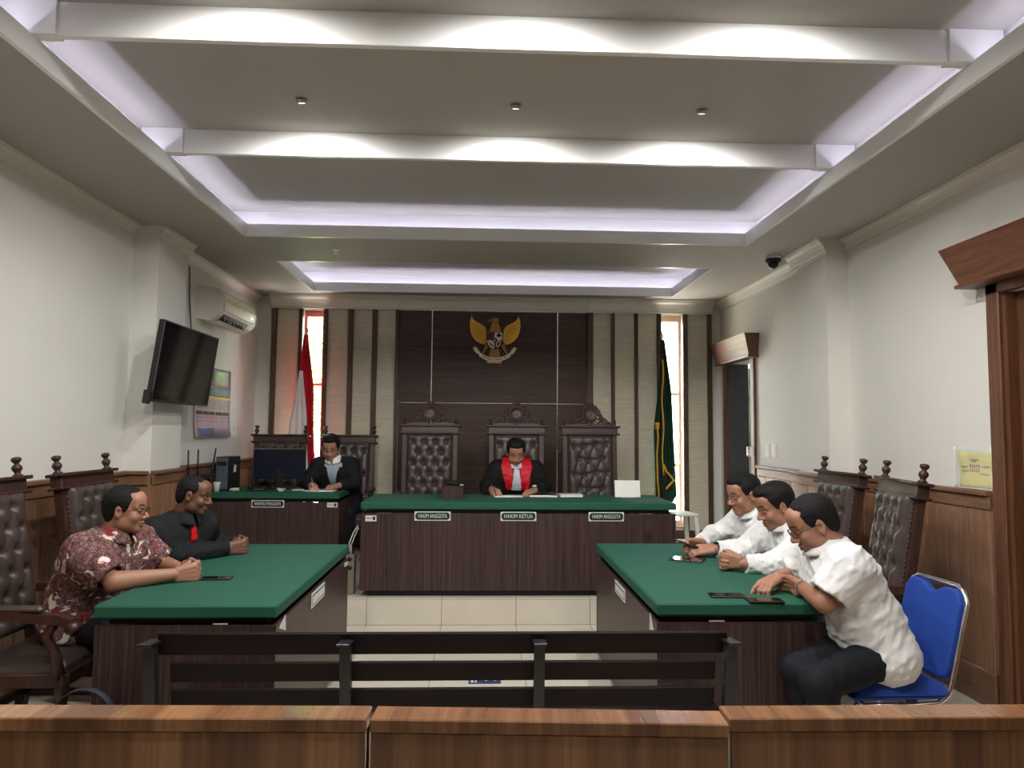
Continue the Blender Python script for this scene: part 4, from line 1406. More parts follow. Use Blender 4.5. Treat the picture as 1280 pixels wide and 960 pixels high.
def build_head(S, Mh, neck_w, skin, opts):
    """returns verts (world), quads, colours; Mh: head frame (x left.., y forward, z up)"""
    inv = np.array(Mh.inverted())
    nl = (inv @ np.array([*neck_w, 1.0]))[:3] / S
    F = head_field(S, nl, nose=opts.get('nose', 1.0), jaw=opts.get('jaw', 1.0))
    V, Q = surface(F.d, F.lo, F.h)
    V = relax(V, Q, 1, .35)
    x, y, z = np.abs(V[:, 0]), V[:, 1], V[:, 2]
    C = np.tile(np.array(skin[:3]), (len(V), 1))
    def paint(m, col, a=1.0):
        m = np.clip(m, 0, 1)[:, None] * a
        return C * (1 - m) + np.array(col[:3]) * m
    ss = lambda v, a, b: np.clip((v - a) / (b - a), 0, 1)
    fr = ss(y, .05, .065)
    hair = srgb(26, 21, 20)
    bz = .0265 + .006 * np.sin(np.clip((x - .008) / .045, 0, 1) * 3.0)
    C = paint(fr * ss(.0065 - np.abs(z - bz), 0, .003) * ss(x, .009, .014) * ss(.054 - x, 0, .008), hair, .9)
    C = paint(ss(y, .08, .09) * ss(.0055 - np.abs(z + .0685), 0, .004) * 0 + ss(y, .078, .086) * ss(.011 - np.abs(z + .0685), 0, .004) * ss(.023 - x, 0, .006), srgb(120, 66, 58), .6)
    # eyes: lids lowered or open
    ex, ez = (x - .031) / .0135, (z + (.004 if opts.get('lids', True) else .001)) / (.0024 if opts.get('lids', True) else .0052)
    C = paint(fr * ss(1.15 - np.sqrt(ex ** 2 + ez ** 2), 0, .3), srgb(18, 14, 13), .95)
    if opts.get('moustache'):
        C = paint(ss(y, .078, .088) * ss(.0075 - np.abs(z + .051), 0, .004) * ss(.027 - x, 0, .007), hair, .75 * opts['moustache'])
        C = paint(ss(y, .06, .075) * ss(.010 - np.abs(z + .098), 0, .006) * ss(.018 - x, 0, .01), hair, .7 * opts['moustache'])
    C = paint(ss(-z, .045, .07) * ss(-np.abs(y - .045), -.06, -.03) * ss(-z, .03, .06) * 1.0, srgb(70, 52, 46), opts.get('stubble', .12))
    Vw = V * S @ np.array(Mh)[:3, :3].T + np.array(Mh)[:3, 3]
    return Vw, Q, np.c_[C, np.ones(len(C))]

def build_hair(S, Mh, opts):
    h = .0042
    F = Field((-.105, -.14, -.09), (.105, .11, .15), h)
    v = opts.get('vol', 0.0)
    F.ell((0, -.019, .040), (.082 + v, .103 + v, .088 + v), 0)
    if opts.get('quiff'):
        F.ell((0, .045, .095 + v), (.05, .04, .03), .03)
    F.ell((0, -.062, -.02), (.068, .05, .06), .03)
    P = F.pts()
    x, y, z = np.abs(P[..., 0]), P[..., 1], P[..., 2]
    hl = opts.get('hairline', 0.0)
    rec = opts.get('recede', 0.0)
    line = np.interp(y, [-.12, -.075, -.045, -.025, -.006, .006, .022, .034, .048, .075, .12], [-.075, -.068, -.05, .02, .028, -.012, -.012, .018, .048 + hl, .070 + hl, .078 + hl])
    line = np.where(x < .055, np.maximum(line, np.where(y > .02, .068 + hl + rec * np.exp(-((x - .042) / .016) ** 2), line)), line)
    # keep ears free
    d = np.maximum(F.d, (line - z) * .8)
    d = d + wobble(P, .0030, 210, 3)
    V, Q = surface(d.astype(np.float32), F.lo, h)
    V = relax(V, Q, 1, .4)
    return V * S @ np.array(Mh)[:3, :3].T + np.array(Mh)[:3, 3], Q

def glasses(parent, base, S, Mh, mat, square=True):
    m = MB()
    M4 = Matrix(Mh) @ Matrix.Scale(S, 4)
    for s in (-1, 1):
        pts = []
        for k in range(20):
            a = 2 * math.pi * k / 20
            e = .7 if square else 1.0
            cx = math.copysign(abs(math.cos(a)) ** e, math.cos(a)); cz = math.copysign(abs(math.sin(a)) ** e, math.sin(a))
            pts.append((s * .033 + .0245 * cx, .102 - abs(s * .033 + .0245 * cx) * .12, -.003 + .0165 * cz))
        m.tube(pts, .0019, 6, closed=True, M=M4)
        m.tube([(s * .058, .095, .004), (s * .074, .06, .006), (s * .082, 0, .006), (s * .082, -.018, -.006)], .0018, 6, M=M4)
    m.tube([(-.009, .1, .0), (0, .104, .003), (.009, .1, .0)], .0018, 6, M=M4)
    o = m.build('eyeglasses', mat, parent)
    off = Vector(base)
    for v in o.data.vertices: v.co -= off
    return o

V3 = lambda *a: np.array(a, float)
def unit(v):
    v = np.array(v, float); return v / np.linalg.norm(v)

def person(label, spec):
    S = spec.get('S', 1.08)
    pel, neck, headc = (np.array(spec[k], float) for k in ('pelvis', 'neck', 'head'))
    base = np.array([pel[0], pel[1], spec.get('floor', 0.0)])
    fc = unit([*spec['face'], 0])
    lat = np.array([-fc[1], fc[0], 0])              # person's left
    sw = .178 * S * spec.get('wide', 1.0)
    tl = unit([*spec.get('torso', spec['face']), 0]); tlat = np.array([-tl[1], tl[0], 0])
    shl = neck + tlat * sw - V3(0, 0, .045 * S) + tl * .01
    shr = neck - tlat * sw - V3(0, 0, .045 * S) + tl * .01
    chest = neck * .68 + pel * .32 + tl * .02; waist = neck * .30 + pel * .70
    hipl, hipr = pel + lat * .085 * S, pel - lat * .085 * S
    J = dict(el=np.array(spec['el']), er=np.array(spec['er']), wl=np.array(spec['wl']), wr=np.array(spec['wr']))
    fat = spec.get('fat', 1.0)
    def trunk(F, g=0.0, arms=True, cut=None, k=.045, armr=1.0, belly=True):
        F.cone(hipl, hipr, .115 * S * fat + g, .115 * S * fat + g, k)
        F.cone(waist - tlat * .06 * S, waist + tlat * .06 * S, .118 * S * fat + g, .118 * S * fat + g, .07)
        F.cone(waist - tlat * .05 * S, chest - tlat * .075 * S, .115 * S * fat + g, .115 * S + g, .06)
        F.cone(waist + tlat * .05 * S, chest + tlat * .075 * S, .115 * S * fat + g, .115 * S + g, .06)
        F.cone(chest - tlat * .085 * S, chest + tlat * .085 * S, .112 * S + g, .112 * S + g, .06)
        uc = neck - V3(0, 0, .085 * S)
        F.cone(uc - tlat * .10 * S, uc + tlat * .10 * S, .088 * S + g, .088 * S + g, .06)
        for sh in (shl, shr):
            F.cone(neck - V3(0, 0, .012 * S), sh + V3(0, 0, .012), .052 * S + g, .052 * S + g, .05)
        if arms:
            for sh, e, w in ((shl, J['el'], J['wl']), (shr, J['er'], J['wr'])):
                if cut is not None and cut < 1:
                    F.cone(sh, e, (.064 * S + g) * armr, (.060 * S + g) * armr, .03, cut=cut)
                else:
                    F.cone(sh, e, (.064 * S + g) * armr, (.053 * S + g) * armr, .03)
                    if cut is not None:
                        F.cone(e, w, (.052 * S + g) * armr, (.038 * S + g) * armr * spec.get('cuff', 1.0), .025, cut=cut - 1.0)
    # --- garment
    allp = np.array([pel, neck, shl, shr, J['el'], J['er'], J['wl'], J['wr']])
    lo, hi = allp.min(0) - .24, allp.max(0) + .2
    lo[2] = max(lo[2], pel[2] - .16)
    hh = spec.get('res', .0075)
    Ft = Field(lo, hi, hh)
    sc = spec['sleeve']
    trunk(Ft, spec.get('loose', .014), True, sc, armr=spec.get('armr', 1.0))
    if spec.get('paunch'):
        Ft.ell(waist + tl * .06, (.13, .13, .13), .08)
    P = Ft.pts()
    amp = spec.get('fold', .007)
    near = np.abs(Ft.d) < .05
    D = Ft.d.copy()
    Pn = P[near]
    bodyup = unit(neck - pel)
    f = wobble(Pn, amp * .8, 22, spec.get('seed', 1)) + wobble(Pn, amp * .55, 62, spec.get('seed', 1) + 50, unit(bodyup + tl * .6))
    for sh, e, w in ((shl, J['el'], J['wl']), (shr, J['er'], J['wr'])):
        de = np.linalg.norm(Pn - e, axis=-1)
        t = np.clip(((Pn - sh) @ (e - sh)) / ((e - sh) @ (e - sh)), 0, 1)
        ds = np.linalg.norm(Pn - sh - t[:, None] * (e - sh), axis=-1)
        f += np.exp(-(de / .10) ** 2) * wobble(Pn, amp * .9, 95, spec.get('seed', 1) + 9, unit(e - sh))
        if sc > 1:
            f += np.exp(-(np.linalg.norm(Pn - (e + w) / 2, axis=-1) / .12) ** 2) * wobble(Pn, amp * .6, 80, spec.get('seed', 1) + 19, unit(w - e))
    D[near] += f
    Ft.d = D
    # neck opening, sleeve hollows, hem
    nu = unit(headc - neck)
    Ft.cone(neck + nu * .045 * S, neck + nu * .22 * S, .070 * S, .075 * S, .008, 'sub')
    if sc < 1:
        for sh, e in ((shl, J['el']), (shr, J['er'])):
            a = sh + (e - sh) * (sc - .28)
            Ft.cone(a, sh + (e - sh) * (sc + .3), (.050 * S) * spec.get('armr', 1.0), .060 * S * spec.get('armr', 1.0), .004, 'sub')
    hem = pel - bodyup * spec.get('hem', .10)
    Ft.d = np.maximum(Ft.d, (hem - P) @ bodyup).astype(np.float32)
    if spec.get('front_cut'):
        spec['front_cut'](Ft, P, dict(neck=neck, tl=tl, tlat=tlat, chest=chest, waist=waist, S=S))
    Vg, Qg = surface(Ft.d, Ft.lo, Ft.h)
    Vg = relax(Vg, Qg, 1, .4)
    # --- skin: head, forearms with hands, hidden trunk, one mesh
    hd = unit([*spec['look'][:2], 0]); pit = R(spec['look'][2]); 
    yv = hd * math.cos(pit) + V3(0, 0, math.sin(pit))
    xv = np.cross(yv, V3(0, 0, 1)); xv /= np.linalg.norm(xv)
    zv = np.cross(xv, yv)
    rl = R(spec.get('tilt', 0)); xv, zv = xv * math.cos(rl) + zv * math.sin(rl), zv * math.cos(rl) - xv * math.sin(rl)
    Mh = Matrix.Identity(4)
    for i in range(3):
        Mh[i][0], Mh[i][1], Mh[i][2], Mh[i][3] = xv[i], yv[i], zv[i], headc[i]
    Hs = S * spec.get('hs', 1.0)
    Vh, Qh, Ch = build_head(Hs, Mh, neck - nu * .02, spec['skin'], spec.get('headopts', {}))
    parts = [(Vh, Qh, Ch)]
    bones = spec['hands'](J, S)
    def armpiece(groups, fore):
        pts = np.array([p for g in groups for b in g for p in b[:2]] + [p for a in fore for p in a[:2]])
        F = Field(pts.min(0) - .072, pts.max(0) + .072, .0036)
        for a in fore:
            F.cone(*a, .02)
        for g in groups:
            keep = F.d
            F.d = np.full_like(keep, .5)
            for b in g: F.cone(*b, .0065 * S)
            F.d = np.minimum(keep, F.d)
        V, Q = surface(F.d, F.lo, F.h)
        V = relax(V, Q, 1, .35)
        C = np.tile(np.array([*spec['skin'][:3], 1.0]), (len(V), 1))
        C[:, :3] *= spec.get('handtone', 1.0)
        parts.append((V, Q, C))
    fa = []
    for e, w in ((J['el'], J['wl']), (J['er'], J['wr'])):
        st = e if sc < 1.2 else e + (w - e) * .55
        fa.append((st, w, .047 * S if sc < 1.2 else .036 * S, .027 * S))
    if spec.get('clasp'):
        armpiece(bones, fa)
    else:
        armpiece([bones[0]], [fa[0]]); armpiece([bones[1]], [fa[1]])
    Fb = Field(lo, hi, .014)
    trunk(Fb, -.012, True, None, armr=.85)
    if sc < 1:
        for e, sh in ((J['el'], shl), (J['er'], shr)):
            Fb.cone(sh, e, .045 * S, .036 * S, .01)
    Vb, Qb = surface(Fb.d, Fb.lo, Fb.h)
    parts.append((Vb, Qb, np.tile(np.array([*spec['skin'][:3], 1.0]), (len(Vb), 1))))
    off = 0; VV, QQ, CC = [], [], []
    for V, Q, C in parts:
        VV.append(V - base); QQ.append(Q + off); CC.append(C); off += len(V)
    body = link('person', np_mesh('person', np.concatenate(VV), np.concatenate(QQ), np.concatenate(CC)), M_SKIN, None, tuple(base))
    tag(body, label, 'person')
    g = link(spec.get('gname', 'shirt'), np_mesh('garment', Vg - base, Qg), spec['gmat'], body)
    Vr, Qr = build_hair(Hs, Mh, spec.get('hairopts', {}))
    link('hair', np_mesh('hair', Vr - base, Qr), M_HAIR, body)
    if spec.get('glasses'):
        glasses(body, base, Hs, Mh, spec['glasses'], spec.get('square', True))
    # --- collar
    if spec.get('collar'):
        cm = MB()
        for sgn in (-1, 1):
            def fn(u, v, sgn=sgn):
                a = R(8 + 172 * u) * sgn                      # from front round to nape
                r = .064 * S * (1.0 - .05 * (1 - u))
                d = tl * math.cos(a) + tlat * math.sin(a)
                c = neck + nu * (.052 * S - .012 * (1 - u)) + tl * .006
                drop = (.034 + .030 * (1 - u) ** 1.5) * S
                out = .018 * S * math.sin(min(1, v * 1.2) * math.pi / 2)
                pnt = c + d * (r + out * .8 + v * .010) + V3(0, 0, 1) * (.014 * (1 - v) - drop * v) + tl * (.018 * (1 - u) ** 2 * v)
                pnt = pnt - tl * 0
                return Vector(pnt - base)
            vs, fs = solidify_strip(fn, 22, 6, .0045)
            cm.add(vs, fs, smooth=True)
        cm.build('collar', spec['collar'], body)
    # --- trousers and shoes
    if spec.get('legs'):
        kl, kr, al, ar = (np.array(p, float) for p in spec['legs'])
        pts = np.array([hipl, hipr, kl, kr, al, ar])
        F = Field(pts.min(0) - .16, pts.max(0) + .16, .010)
        F.cone(hipl, hipr, .104 * S, .104 * S, .04)
        for h_, k_, a_ in ((hipl, kl, al), (hipr, kr, ar)):
            F.cone(h_, k_, .090 * S, .068 * S, .04)
            F.cone(k_, a_, .066 * S, .052 * S, .03)
        P2 = F.pts(); nr = np.abs(F.d) < .04
        F.d[nr] += wobble(P2[nr], .006, 34, spec.get('seed', 1) + 3)
        V, Q = surface(F.d, F.lo, F.h); V = relax(V, Q, 1, .4)
        link('trousers', np_mesh('trousers', V - base, Q), M_TROUS, body)
        for a_ in (al, ar):
            F = Field(a_ - .24, a_ + .24, .008)
            F.cone(a_ + V3(0, 0, -.0), a_ - V3(0, 0, .04), .045, .045, .02)
            heel = a_ - V3(0, 0, .055) - fc * .035; toe = a_ - V3(0, 0, .062) + fc * .15
            F.cone(heel, toe, .04, .036, .03)
            gz = spec.get('floor', 0.0)
            F.d = np.maximum(F.d, gz + .002 - F.pts()[..., 2]).astype(np.float32)
            V, Q = surface(F.d, F.lo, F.h)
            link('shoe', np_mesh('shoe', V - base, Q), M_SHOE, body)
    spec['_'] = dict(neck=neck, tl=tl, tlat=tlat, chest=chest, waist=waist, S=S, base=base, F=Ft, Mh=Mh, body=body, J=J, shl=shl, shr=shr)
    return body

def shell(spec, name, region, mat, t0=.001, t1=.007, smoothing=1):
    """thin layer lying on the garment where region(P) < 0"""
    q = spec['_']; F = q['F']
    P = F.pts()
    d = np.maximum(np.abs(F.d - (t0 + t1) / 2) - (t1 - t0) / 2 - .003, region(P, q)).astype(np.float32)
    V, Q = surface(d, F.lo, F.h)
    V = relax(V, Q, smoothing, .4)
    return link(name, np_mesh(name, V - q['base'], Q), mat, q['body'])

def clasped(J, S, fwd, up=V3(0, 0, 1)):
    """two hands folded into each other; thumbs up"""
    out = []
    mid = (J['wl'] + J['wr']) / 2
    for w, o, side, dz, curl in ((J['wl'], J['wr'], 1, .006, (62, 62, 34)), (J['wr'], J['wl'], -1, -.006, (58, 66, 34))):
        n = unit(o - w); f = unit(np.array(fwd) + n * .38)
        out.append(hand_bones(w + up * dz, f, n * 1.0 + up * .0, side * 1, S, curl, thumb=(.8, .45, .35)))
    return out
SK_MID, SK_DARK, SK_LIGHT = srgb(162, 115, 91), srgb(108, 74, 57), srgb(168, 124, 100)
M_GL_BLACK = plain('black_spectacle_frame', srgb(20, 18, 18), .3)
M_GL_METAL = plain('metal_spectacle_frame', (.42, .40, .38, 1), .25, 1.0)

# man in batik at the left table
sp_bat = dict(pelvis=(-2.07, 3.84, .575), neck=(-1.90, 3.77, 1.000), head=(-1.815, 3.755, 1.140), hs=.89, face=(1, 0), torso=(.97, -.24), look=(.99, .06, -4),
    el=(-1.74, 4.02, .815), er=(-1.765, 3.565, .815), wl=(-1.55, 3.83, .822), wr=(-1.545, 3.715, .822), sleeve=.86, armr=1.10, loose=.016, fold=.010, seed=3,
    skin=SK_MID, gmat=M_BATIK, collar=M_BATIK, clasp=True, hands=lambda J, S: clasped(J, S, (1, .05, .05)), handtone=.95,
    headopts=dict(lids=False, stubble=.15), hairopts=dict(hairline=.012, recede=.018, vol=.003), glasses=M_GL_BLACK, wide=.97, fat=1.02,
    legs=((-1.72, 3.98, .50), (-1.76, 3.70, .50), (-1.80, 4.0, .09), (-1.82, 3.68, .09)), hem=.13, res=.007)
person('man in maroon batik shirt and glasses leaning on the table with folded hands', sp_bat)

# man in black shirt
sp_blk = dict(pelvis=(-2.08, 4.50, .575), neck=(-1.81, 4.40, 1.01), head=(-1.722, 4.385, 1.160), hs=.87, face=(1, 0), torso=(.91, -.41), look=(.99, .02, -12),
    el=(-1.74, 4.70, .815), er=(-1.77, 4.27, .815), wl=(-1.565, 4.625, .825), wr=(-1.56, 4.515, .825), sleeve=1.97, loose=.014, fold=.007, seed=5,
    skin=SK_DARK, gmat=M_BLACK_SH, collar=M_BLACK_SH, clasp=True, hands=lambda J, S: clasped(J, S, (1, .05, .05)),
    headopts=dict(stubble=.2, nose=1.1), hairopts=dict(hairline=.02, vol=-.003), legs=((-1.72, 4.64, .50), (-1.72, 4.38, .50), (-1.80, 4.66, .09), (-1.80, 4.36, .09)), res=.008)
person('man in black shirt with a red tie sitting at the table with folded hands', sp_blk)
def _axis(P, q):
    t = np.clip((q['neck'][2] - P[..., 2]) / (q['neck'][2] - q['waist'][2]), 0, 1)[..., None]
    return q['neck'] * (1 - t) + q['waist'] * t
shell(sp_blk, 'red_tie', lambda P, q: np.maximum.reduce([np.abs((P - q['neck']) @ q['tlat']) - .017 - .012 * np.clip((q['neck'][2] - P[..., 2]) / .2, 0, 1), .02 - ((P - _axis(P, q)) * q['tl']).sum(-1), ((P - _axis(P, q)) * q['tl']).sum(-1) - .20, P[..., 2] - (q['neck'][2] - .01), (q['neck'][2] - .185) - P[..., 2]]), M_RED, 0, .014)

# nearest white shirted man, on the blue chair
def hands_r1(J, S):
    rh = hand_bones(J['wr'], (-.80, -.52, -.22), (-.1, .0, -1), 1, S, [(18, 22, 12), (30, 40, 22), (32, 44, 26), (30, 42, 26)], spread=.12, thumb=(.75, .55, .25))
    lh = hand_bones(J['wl'], (-.15, 1, 0), (-.9, -.1, -.25), 1, S, (20, 26, 18))
    return [lh, rh]
sp_r1 = dict(pelvis=(1.79, 3.27, .575), neck=(1.665, 3.335, 1.015), head=(1.562, 3.345, 1.130), face=(-.97, -.2), torso=(-.985, .10), look=(-.985, .10, -27),
    el=(1.515, 3.135, .815), er=(1.60, 3.63, .835), wl=(1.515, 3.36, .83), wr=(1.455, 3.505, .845), sleeve=.84, armr=1.2, loose=.016, fold=.011, seed=8,
    skin=SK_MID, gmat=M_WHITE_SH, collar=M_WHITE_SH, hands=hands_r1, headopts=dict(moustache=1.0, stubble=.2), hairopts=dict(hairline=.008, recede=.012, vol=.001), glasses=M_GL_BLACK,
    fat=1.05, wide=1.04, legs=((1.43, 3.03, .50), (1.42, 3.19, .50), (1.50, 2.99, .09), (1.47, 3.17, .09)), hem=.14, res=.007)
person('man in short sleeved white shirt and glasses on the blue chair reaching for a phone', sp_r1)

# second white shirted man
sp_r2 = dict(pelvis=(2.06, 4.19, .575), neck=(1.825, 4.145, 1.02), head=(1.708, 4.13, 1.135), face=(-1, 0), torso=(-.99, -.08), look=(-.99, -.08, -22),
    el=(1.63, 3.955, .82), er=(1.62, 4.40, .82), wl=(1.46, 3.985, .828), wr=(1.45, 4.09, .828), sleeve=1.90, loose=.015, fold=.011, seed=12,
    skin=SK_MID, gmat=M_WHITE_SH, collar=M_WHITE_SH, clasp=True, hands=lambda J, S: clasped(J, S, (-1, -.05, .05)),
    headopts=dict(stubble=.25, jaw=1.1), hairopts=dict(quiff=True, vol=.003), fat=1.05, legs=((1.70, 4.05, .50), (1.70, 4.32, .50), (1.78, 4.03, .09), (1.78, 4.34, .09)), res=.0075, handtone=.95)
person('man in long sleeved white shirt without glasses sitting with folded hands', sp_r2)

# third white shirted man, looking at a phone
def hands_r3(J, S):
    rh = hand_bones(J['wr'], (-.93, -.25, .02), (-.05, -.85, -.5), 1, S, (34, 46, 26), thumb=(.8, .5, .4))
    lh = hand_bones(J['wl'], (-.95, .12, -.08), (0, .55, -.85), 1, S, (22, 34, 20), thumb=(.8, .5, .3))
    return [lh, rh]
sp_r3 = dict(pelvis=(2.06, 4.88, .575), neck=(1.85, 4.745, 1.02), head=(1.742, 4.715, 1.150), face=(-1, 0), torso=(-.98, -.15), look=(-.96, -.22, -14),
    el=(1.66, 4.50, .82), er=(1.62, 4.98, .83), wl=(1.455, 4.455, .832), wr=(1.415, 4.60, .845), sleeve=1.93, loose=.015, fold=.011, seed=15,
    skin=SK_MID, gmat=M_WHITE_SH, collar=M_WHITE_SH, hands=hands_r3, headopts=dict(stubble=.12), hairopts=dict(quiff=True, vol=.001), glasses=M_GL_METAL,
    legs=((1.72, 4.74, .50), (1.72, 5.0, .50), (1.80, 4.72, .09), (1.80, 5.02, .09)), res=.008)
person('man in long sleeved white shirt and thin metal glasses holding a phone', sp_r3)

# judge in robe
def hands_judge(J, S):
    rh = hand_bones(J['wr'], (.30, -.90, -.12), (.5, .1, -.85), 1, S, [(48, 50, 26), (56, 58, 30), (60, 60, 30), (60, 60, 30)], thumb=(.8, .35, .45))
    lh = hand_bones(J['wl'], (-.55, -.8, -.12), (-.25, .1, -.95), 1, S, (26, 34, 20), thumb=(.8, .5, .3))
    return [lh, rh]
sp_j = dict(pelvis=(.335, 7.02, .80), neck=(.325, 6.87, 1.235), head=(.318, 6.79, 1.355), face=(0, -1), torso=(0, -1), look=(.02, -1, -24), floor=DZ,
    el=(.565, 6.73, 1.045), er=(.065, 6.73, 1.045), wl=(.475, 6.54, 1.018), wr=(.10, 6.55, 1.018), sleeve=1.80, armr=1.12, cuff=1.4, wide=.92, loose=.022, fold=.008, seed=21,
    skin=SK_MID, gmat=M_ROBE, gname='robe', hands=hands_judge, headopts=dict(stubble=.1), hairopts=dict(vol=.005, hairline=-.016, quiff=True),
    legs=((.45, 6.74, .72), (.20, 6.74, .72), (.45, 6.84, .30), (.20, 6.84, .30)), res=.0085, S=1.06, collar=M_JABOT)
person('judge in black robe with red front panels and white neckband writing at the bench', sp_j)
for s in (-1, 1):
    shell(sp_j, 'red_panel', lambda P, q, s=s: np.maximum.reduce([
        .028 + .012 * np.clip((q['neck'][2] - P[..., 2]) / .25, -.3, 1) - s * (P[..., 0] - q['neck'][0]),
        s * (P[..., 0] - q['neck'][0]) - (.150 - .075 * np.clip((q['neck'][2] - .02 - P[..., 2]) / .30, 0, 1) - .3 * np.clip(P[..., 2] - q['neck'][2] - .0, 0, 1)),
        P[..., 1] - (q['neck'][1] + .02), (1.0) - P[..., 2]]), M_RED, .001, .010)
shell(sp_j, 'jabot', lambda P, q: np.maximum.reduce([np.abs(P[..., 0] - q['neck'][0]) - (.024 + .028 * np.clip((q['neck'][2] - P[..., 2]) / .25, -.5, 1)), P[..., 1] - (q['neck'][1] - .01), P[..., 2] - (q['neck'][2] + .035), (1.0) - P[..., 2]]), M_JABOT, .002, .016)

# clerk
def vcut(F, P, q):
    zz = q['neck'][2] - P[..., 2]
    v = np.abs((P - q['neck']) @ q['tlat']) - (.050 - .16 * np.clip(zz - .10, 0, .4))
    fr = -((P - q['neck']) @ q['tl']) + .02
    F.d = np.maximum(F.d, -np.maximum.reduce([v, fr, zz - .42])).astype(np.float32)
def hands_clerk(J, S):
    rh = hand_bones(J['wr'], (.35, -.88, -.12), (.5, .1, -.85), 1, S, [(48, 50, 26), (56, 58, 30), (60, 60, 30), (60, 60, 30)], thumb=(.8, .35, .45))
    lh = hand_bones(J['wl'], (-.6, -.78, -.1), (-.2, .1, -.95), 1, S, (36, 44, 26), thumb=(.8, .5, .3))
    return [lh, rh]
sp_c = dict(pelvis=(-1.47, 7.60, .80), neck=(-1.51, 7.44, 1.245), head=(-1.545, 7.36, 1.375), face=(-.05, -1), torso=(-.05, -1), look=(.06, -1, -20), floor=DZ,
    el=(-1.285, 7.32, 1.03), er=(-1.765, 7.32, 1.03), wl=(-1.42, 7.14, 1.008), wr=(-1.67, 7.13, 1.008), sleeve=1.90, armr=1.0, wide=.88, loose=.014, fold=.006, seed=27,
    skin=SK_LIGHT, gmat=M_SUIT, gname='jacket', hands=hands_clerk, headopts=dict(stubble=.1), hairopts=dict(vol=.006, hairline=-.02, quiff=True), glasses=M_GL_METAL, collar=M_PAPER,
    legs=((-1.36, 7.40, .72), (-1.60, 7.40, .72), (-1.36, 7.46, .30), (-1.60, 7.46, .30)), front_cut=vcut, res=.0085)
person('clerk in black jacket over striped shirt writing at the clerk desk', sp_c)
def _inner_shirt(spec):
    q = spec['_']; S = q['S']
    F = Field(q['neck'] - V3(.22, .25, .42), q['neck'] + V3(.22, .12, .08), .008)
    up = q['neck'] - V3(0, 0, .085 * S)
    for a in (up, q['chest'], q['waist']):
        F.cone(a - q['tlat'] * .07, a + q['tlat'] * .07, .112 * S, .112 * S, .06)
    F.cone(q['neck'] - V3(0, 0, .06), q['neck'] + V3(0, 0, .02), .07, .062, .03)
    V, Q = surface(F.d, F.lo, F.h)
    link('shirt', np_mesh('shirt', V - q['base'], Q), M_STRIPE, q['body'])
_inner_shirt(sp_c)
# ------------------------------------------------------------------ wall things
t = thing('television', 'black flat screen television tilted down on a bracket at the left column', 'television', (-2.343, 5.737, 2.047))
Mt = Matrix.Rotation(R(7.6), 4, 'Y')          # local +x is the facing direction
MB().box(-.045, -.004, -.525, .525, -.30, .30, M=Mt, bev=.006).build('housing', M_BLACK, t)
MB().box(-.075, -.045, -.30, .30, -.2, .16, M=Mt, bev=.01).build('rear_cover', M_BLACK, t)
MB().box(-.004, -.001, -.515, .515, -.283, .292, M=Mt).build('screen', M_SCREEN, t)
bz = MB()
bz.box(-.006, .004, -.525, .525, -.302, -.284, M=Mt); bz.box(-.006, .003, -.525, .525, .292, .3, M=Mt)
bz.box(-.006, .003, -.525, -.516, -.29, .295, M=Mt); bz.box(-.006, .003, .516, .525, -.29, .295, M=Mt)
bz.build('bezel', plain('brushed_dark_bezel', srgb(88, 88, 90), .3, .8), t)
br = MB(); br.box(-.177, -.16, -.12, .12, -.16, .16); br.box(-.165, -.06, -.05, .05, -.05, .02); br.box(-.09, -.07, -.12, .12, -.12, .12, M=Mt)
br.build('bracket', M_BLACK, t)
MB().box(-.05, .0, -.56, -.528, -.32, -.22, M=Mt, bev=.006).build('receiver_box', M_BLACK, t)
c = MB().tube([(-2.655, 6.45, 3.02), (-2.645, 6.44, 2.85), (-2.65, 6.46, 2.72), (-2.63, 6.44, 2.6), (-2.60, 6.40, 2.45), (-2.56, 6.3, 2.43)], .005, 6).build('television_cable', M_BLACK)
tag(c, 'thin black cable hanging down the wall to the television', 'cable')

t = thing('air_conditioner', 'white wall mounted split air conditioner above the calendar', 'air conditioner', (XLF, 6.62, 2.56))
prof = [(0, .02), (.14, 0), (.20, .045), (.235, .085), (.24, .20), (.225, .275), (.18, .31), (0, .315)]
def ext(prof, y0, y1):
    n = len(prof)
    vs = [(x, y0, z) for x, z in prof] + [(x, y1, z) for x, z in prof]
    return vs, [list(range(n)), [n + i for i in range(n)][::-1]] + [[(i + 1) % n, i, n + i, n + (i + 1) % n] for i in range(n)]
MB().add(*ext(prof, 0, .98)).build('casing', M_WHITEPL, t)
M_ACF = plain('aged_cream_plastic', srgb(226, 218, 184), .35)
MB().add(*ext([(.237, .095), (.246, .10), (.247, .195), (.234, .262), (.226, .265)], .05, .93)).build('front_panel', M_ACF, t)
MB().add(*ext([(.150, .0), (.197, .036), (.203, .048), (.228, .078), (.215, .06), (.165, .004)], .10, .80)).build('outlet', M_BLACK, t)
MB().add(*ext([(.150, -.012), (.185, .012), (.188, .010), (.153, -.016)], .08, .84)).build('louver', M_WHITEPL, t)
for k in range(7):
    MB().box(.168, .206, .17 + k * .085, .178 + k * .085, .018, .05).build('vane', M_BLACK, t)
MB().box(.246, .2475, .80, .88, .14, .15).build('display', M_SILVER, t)

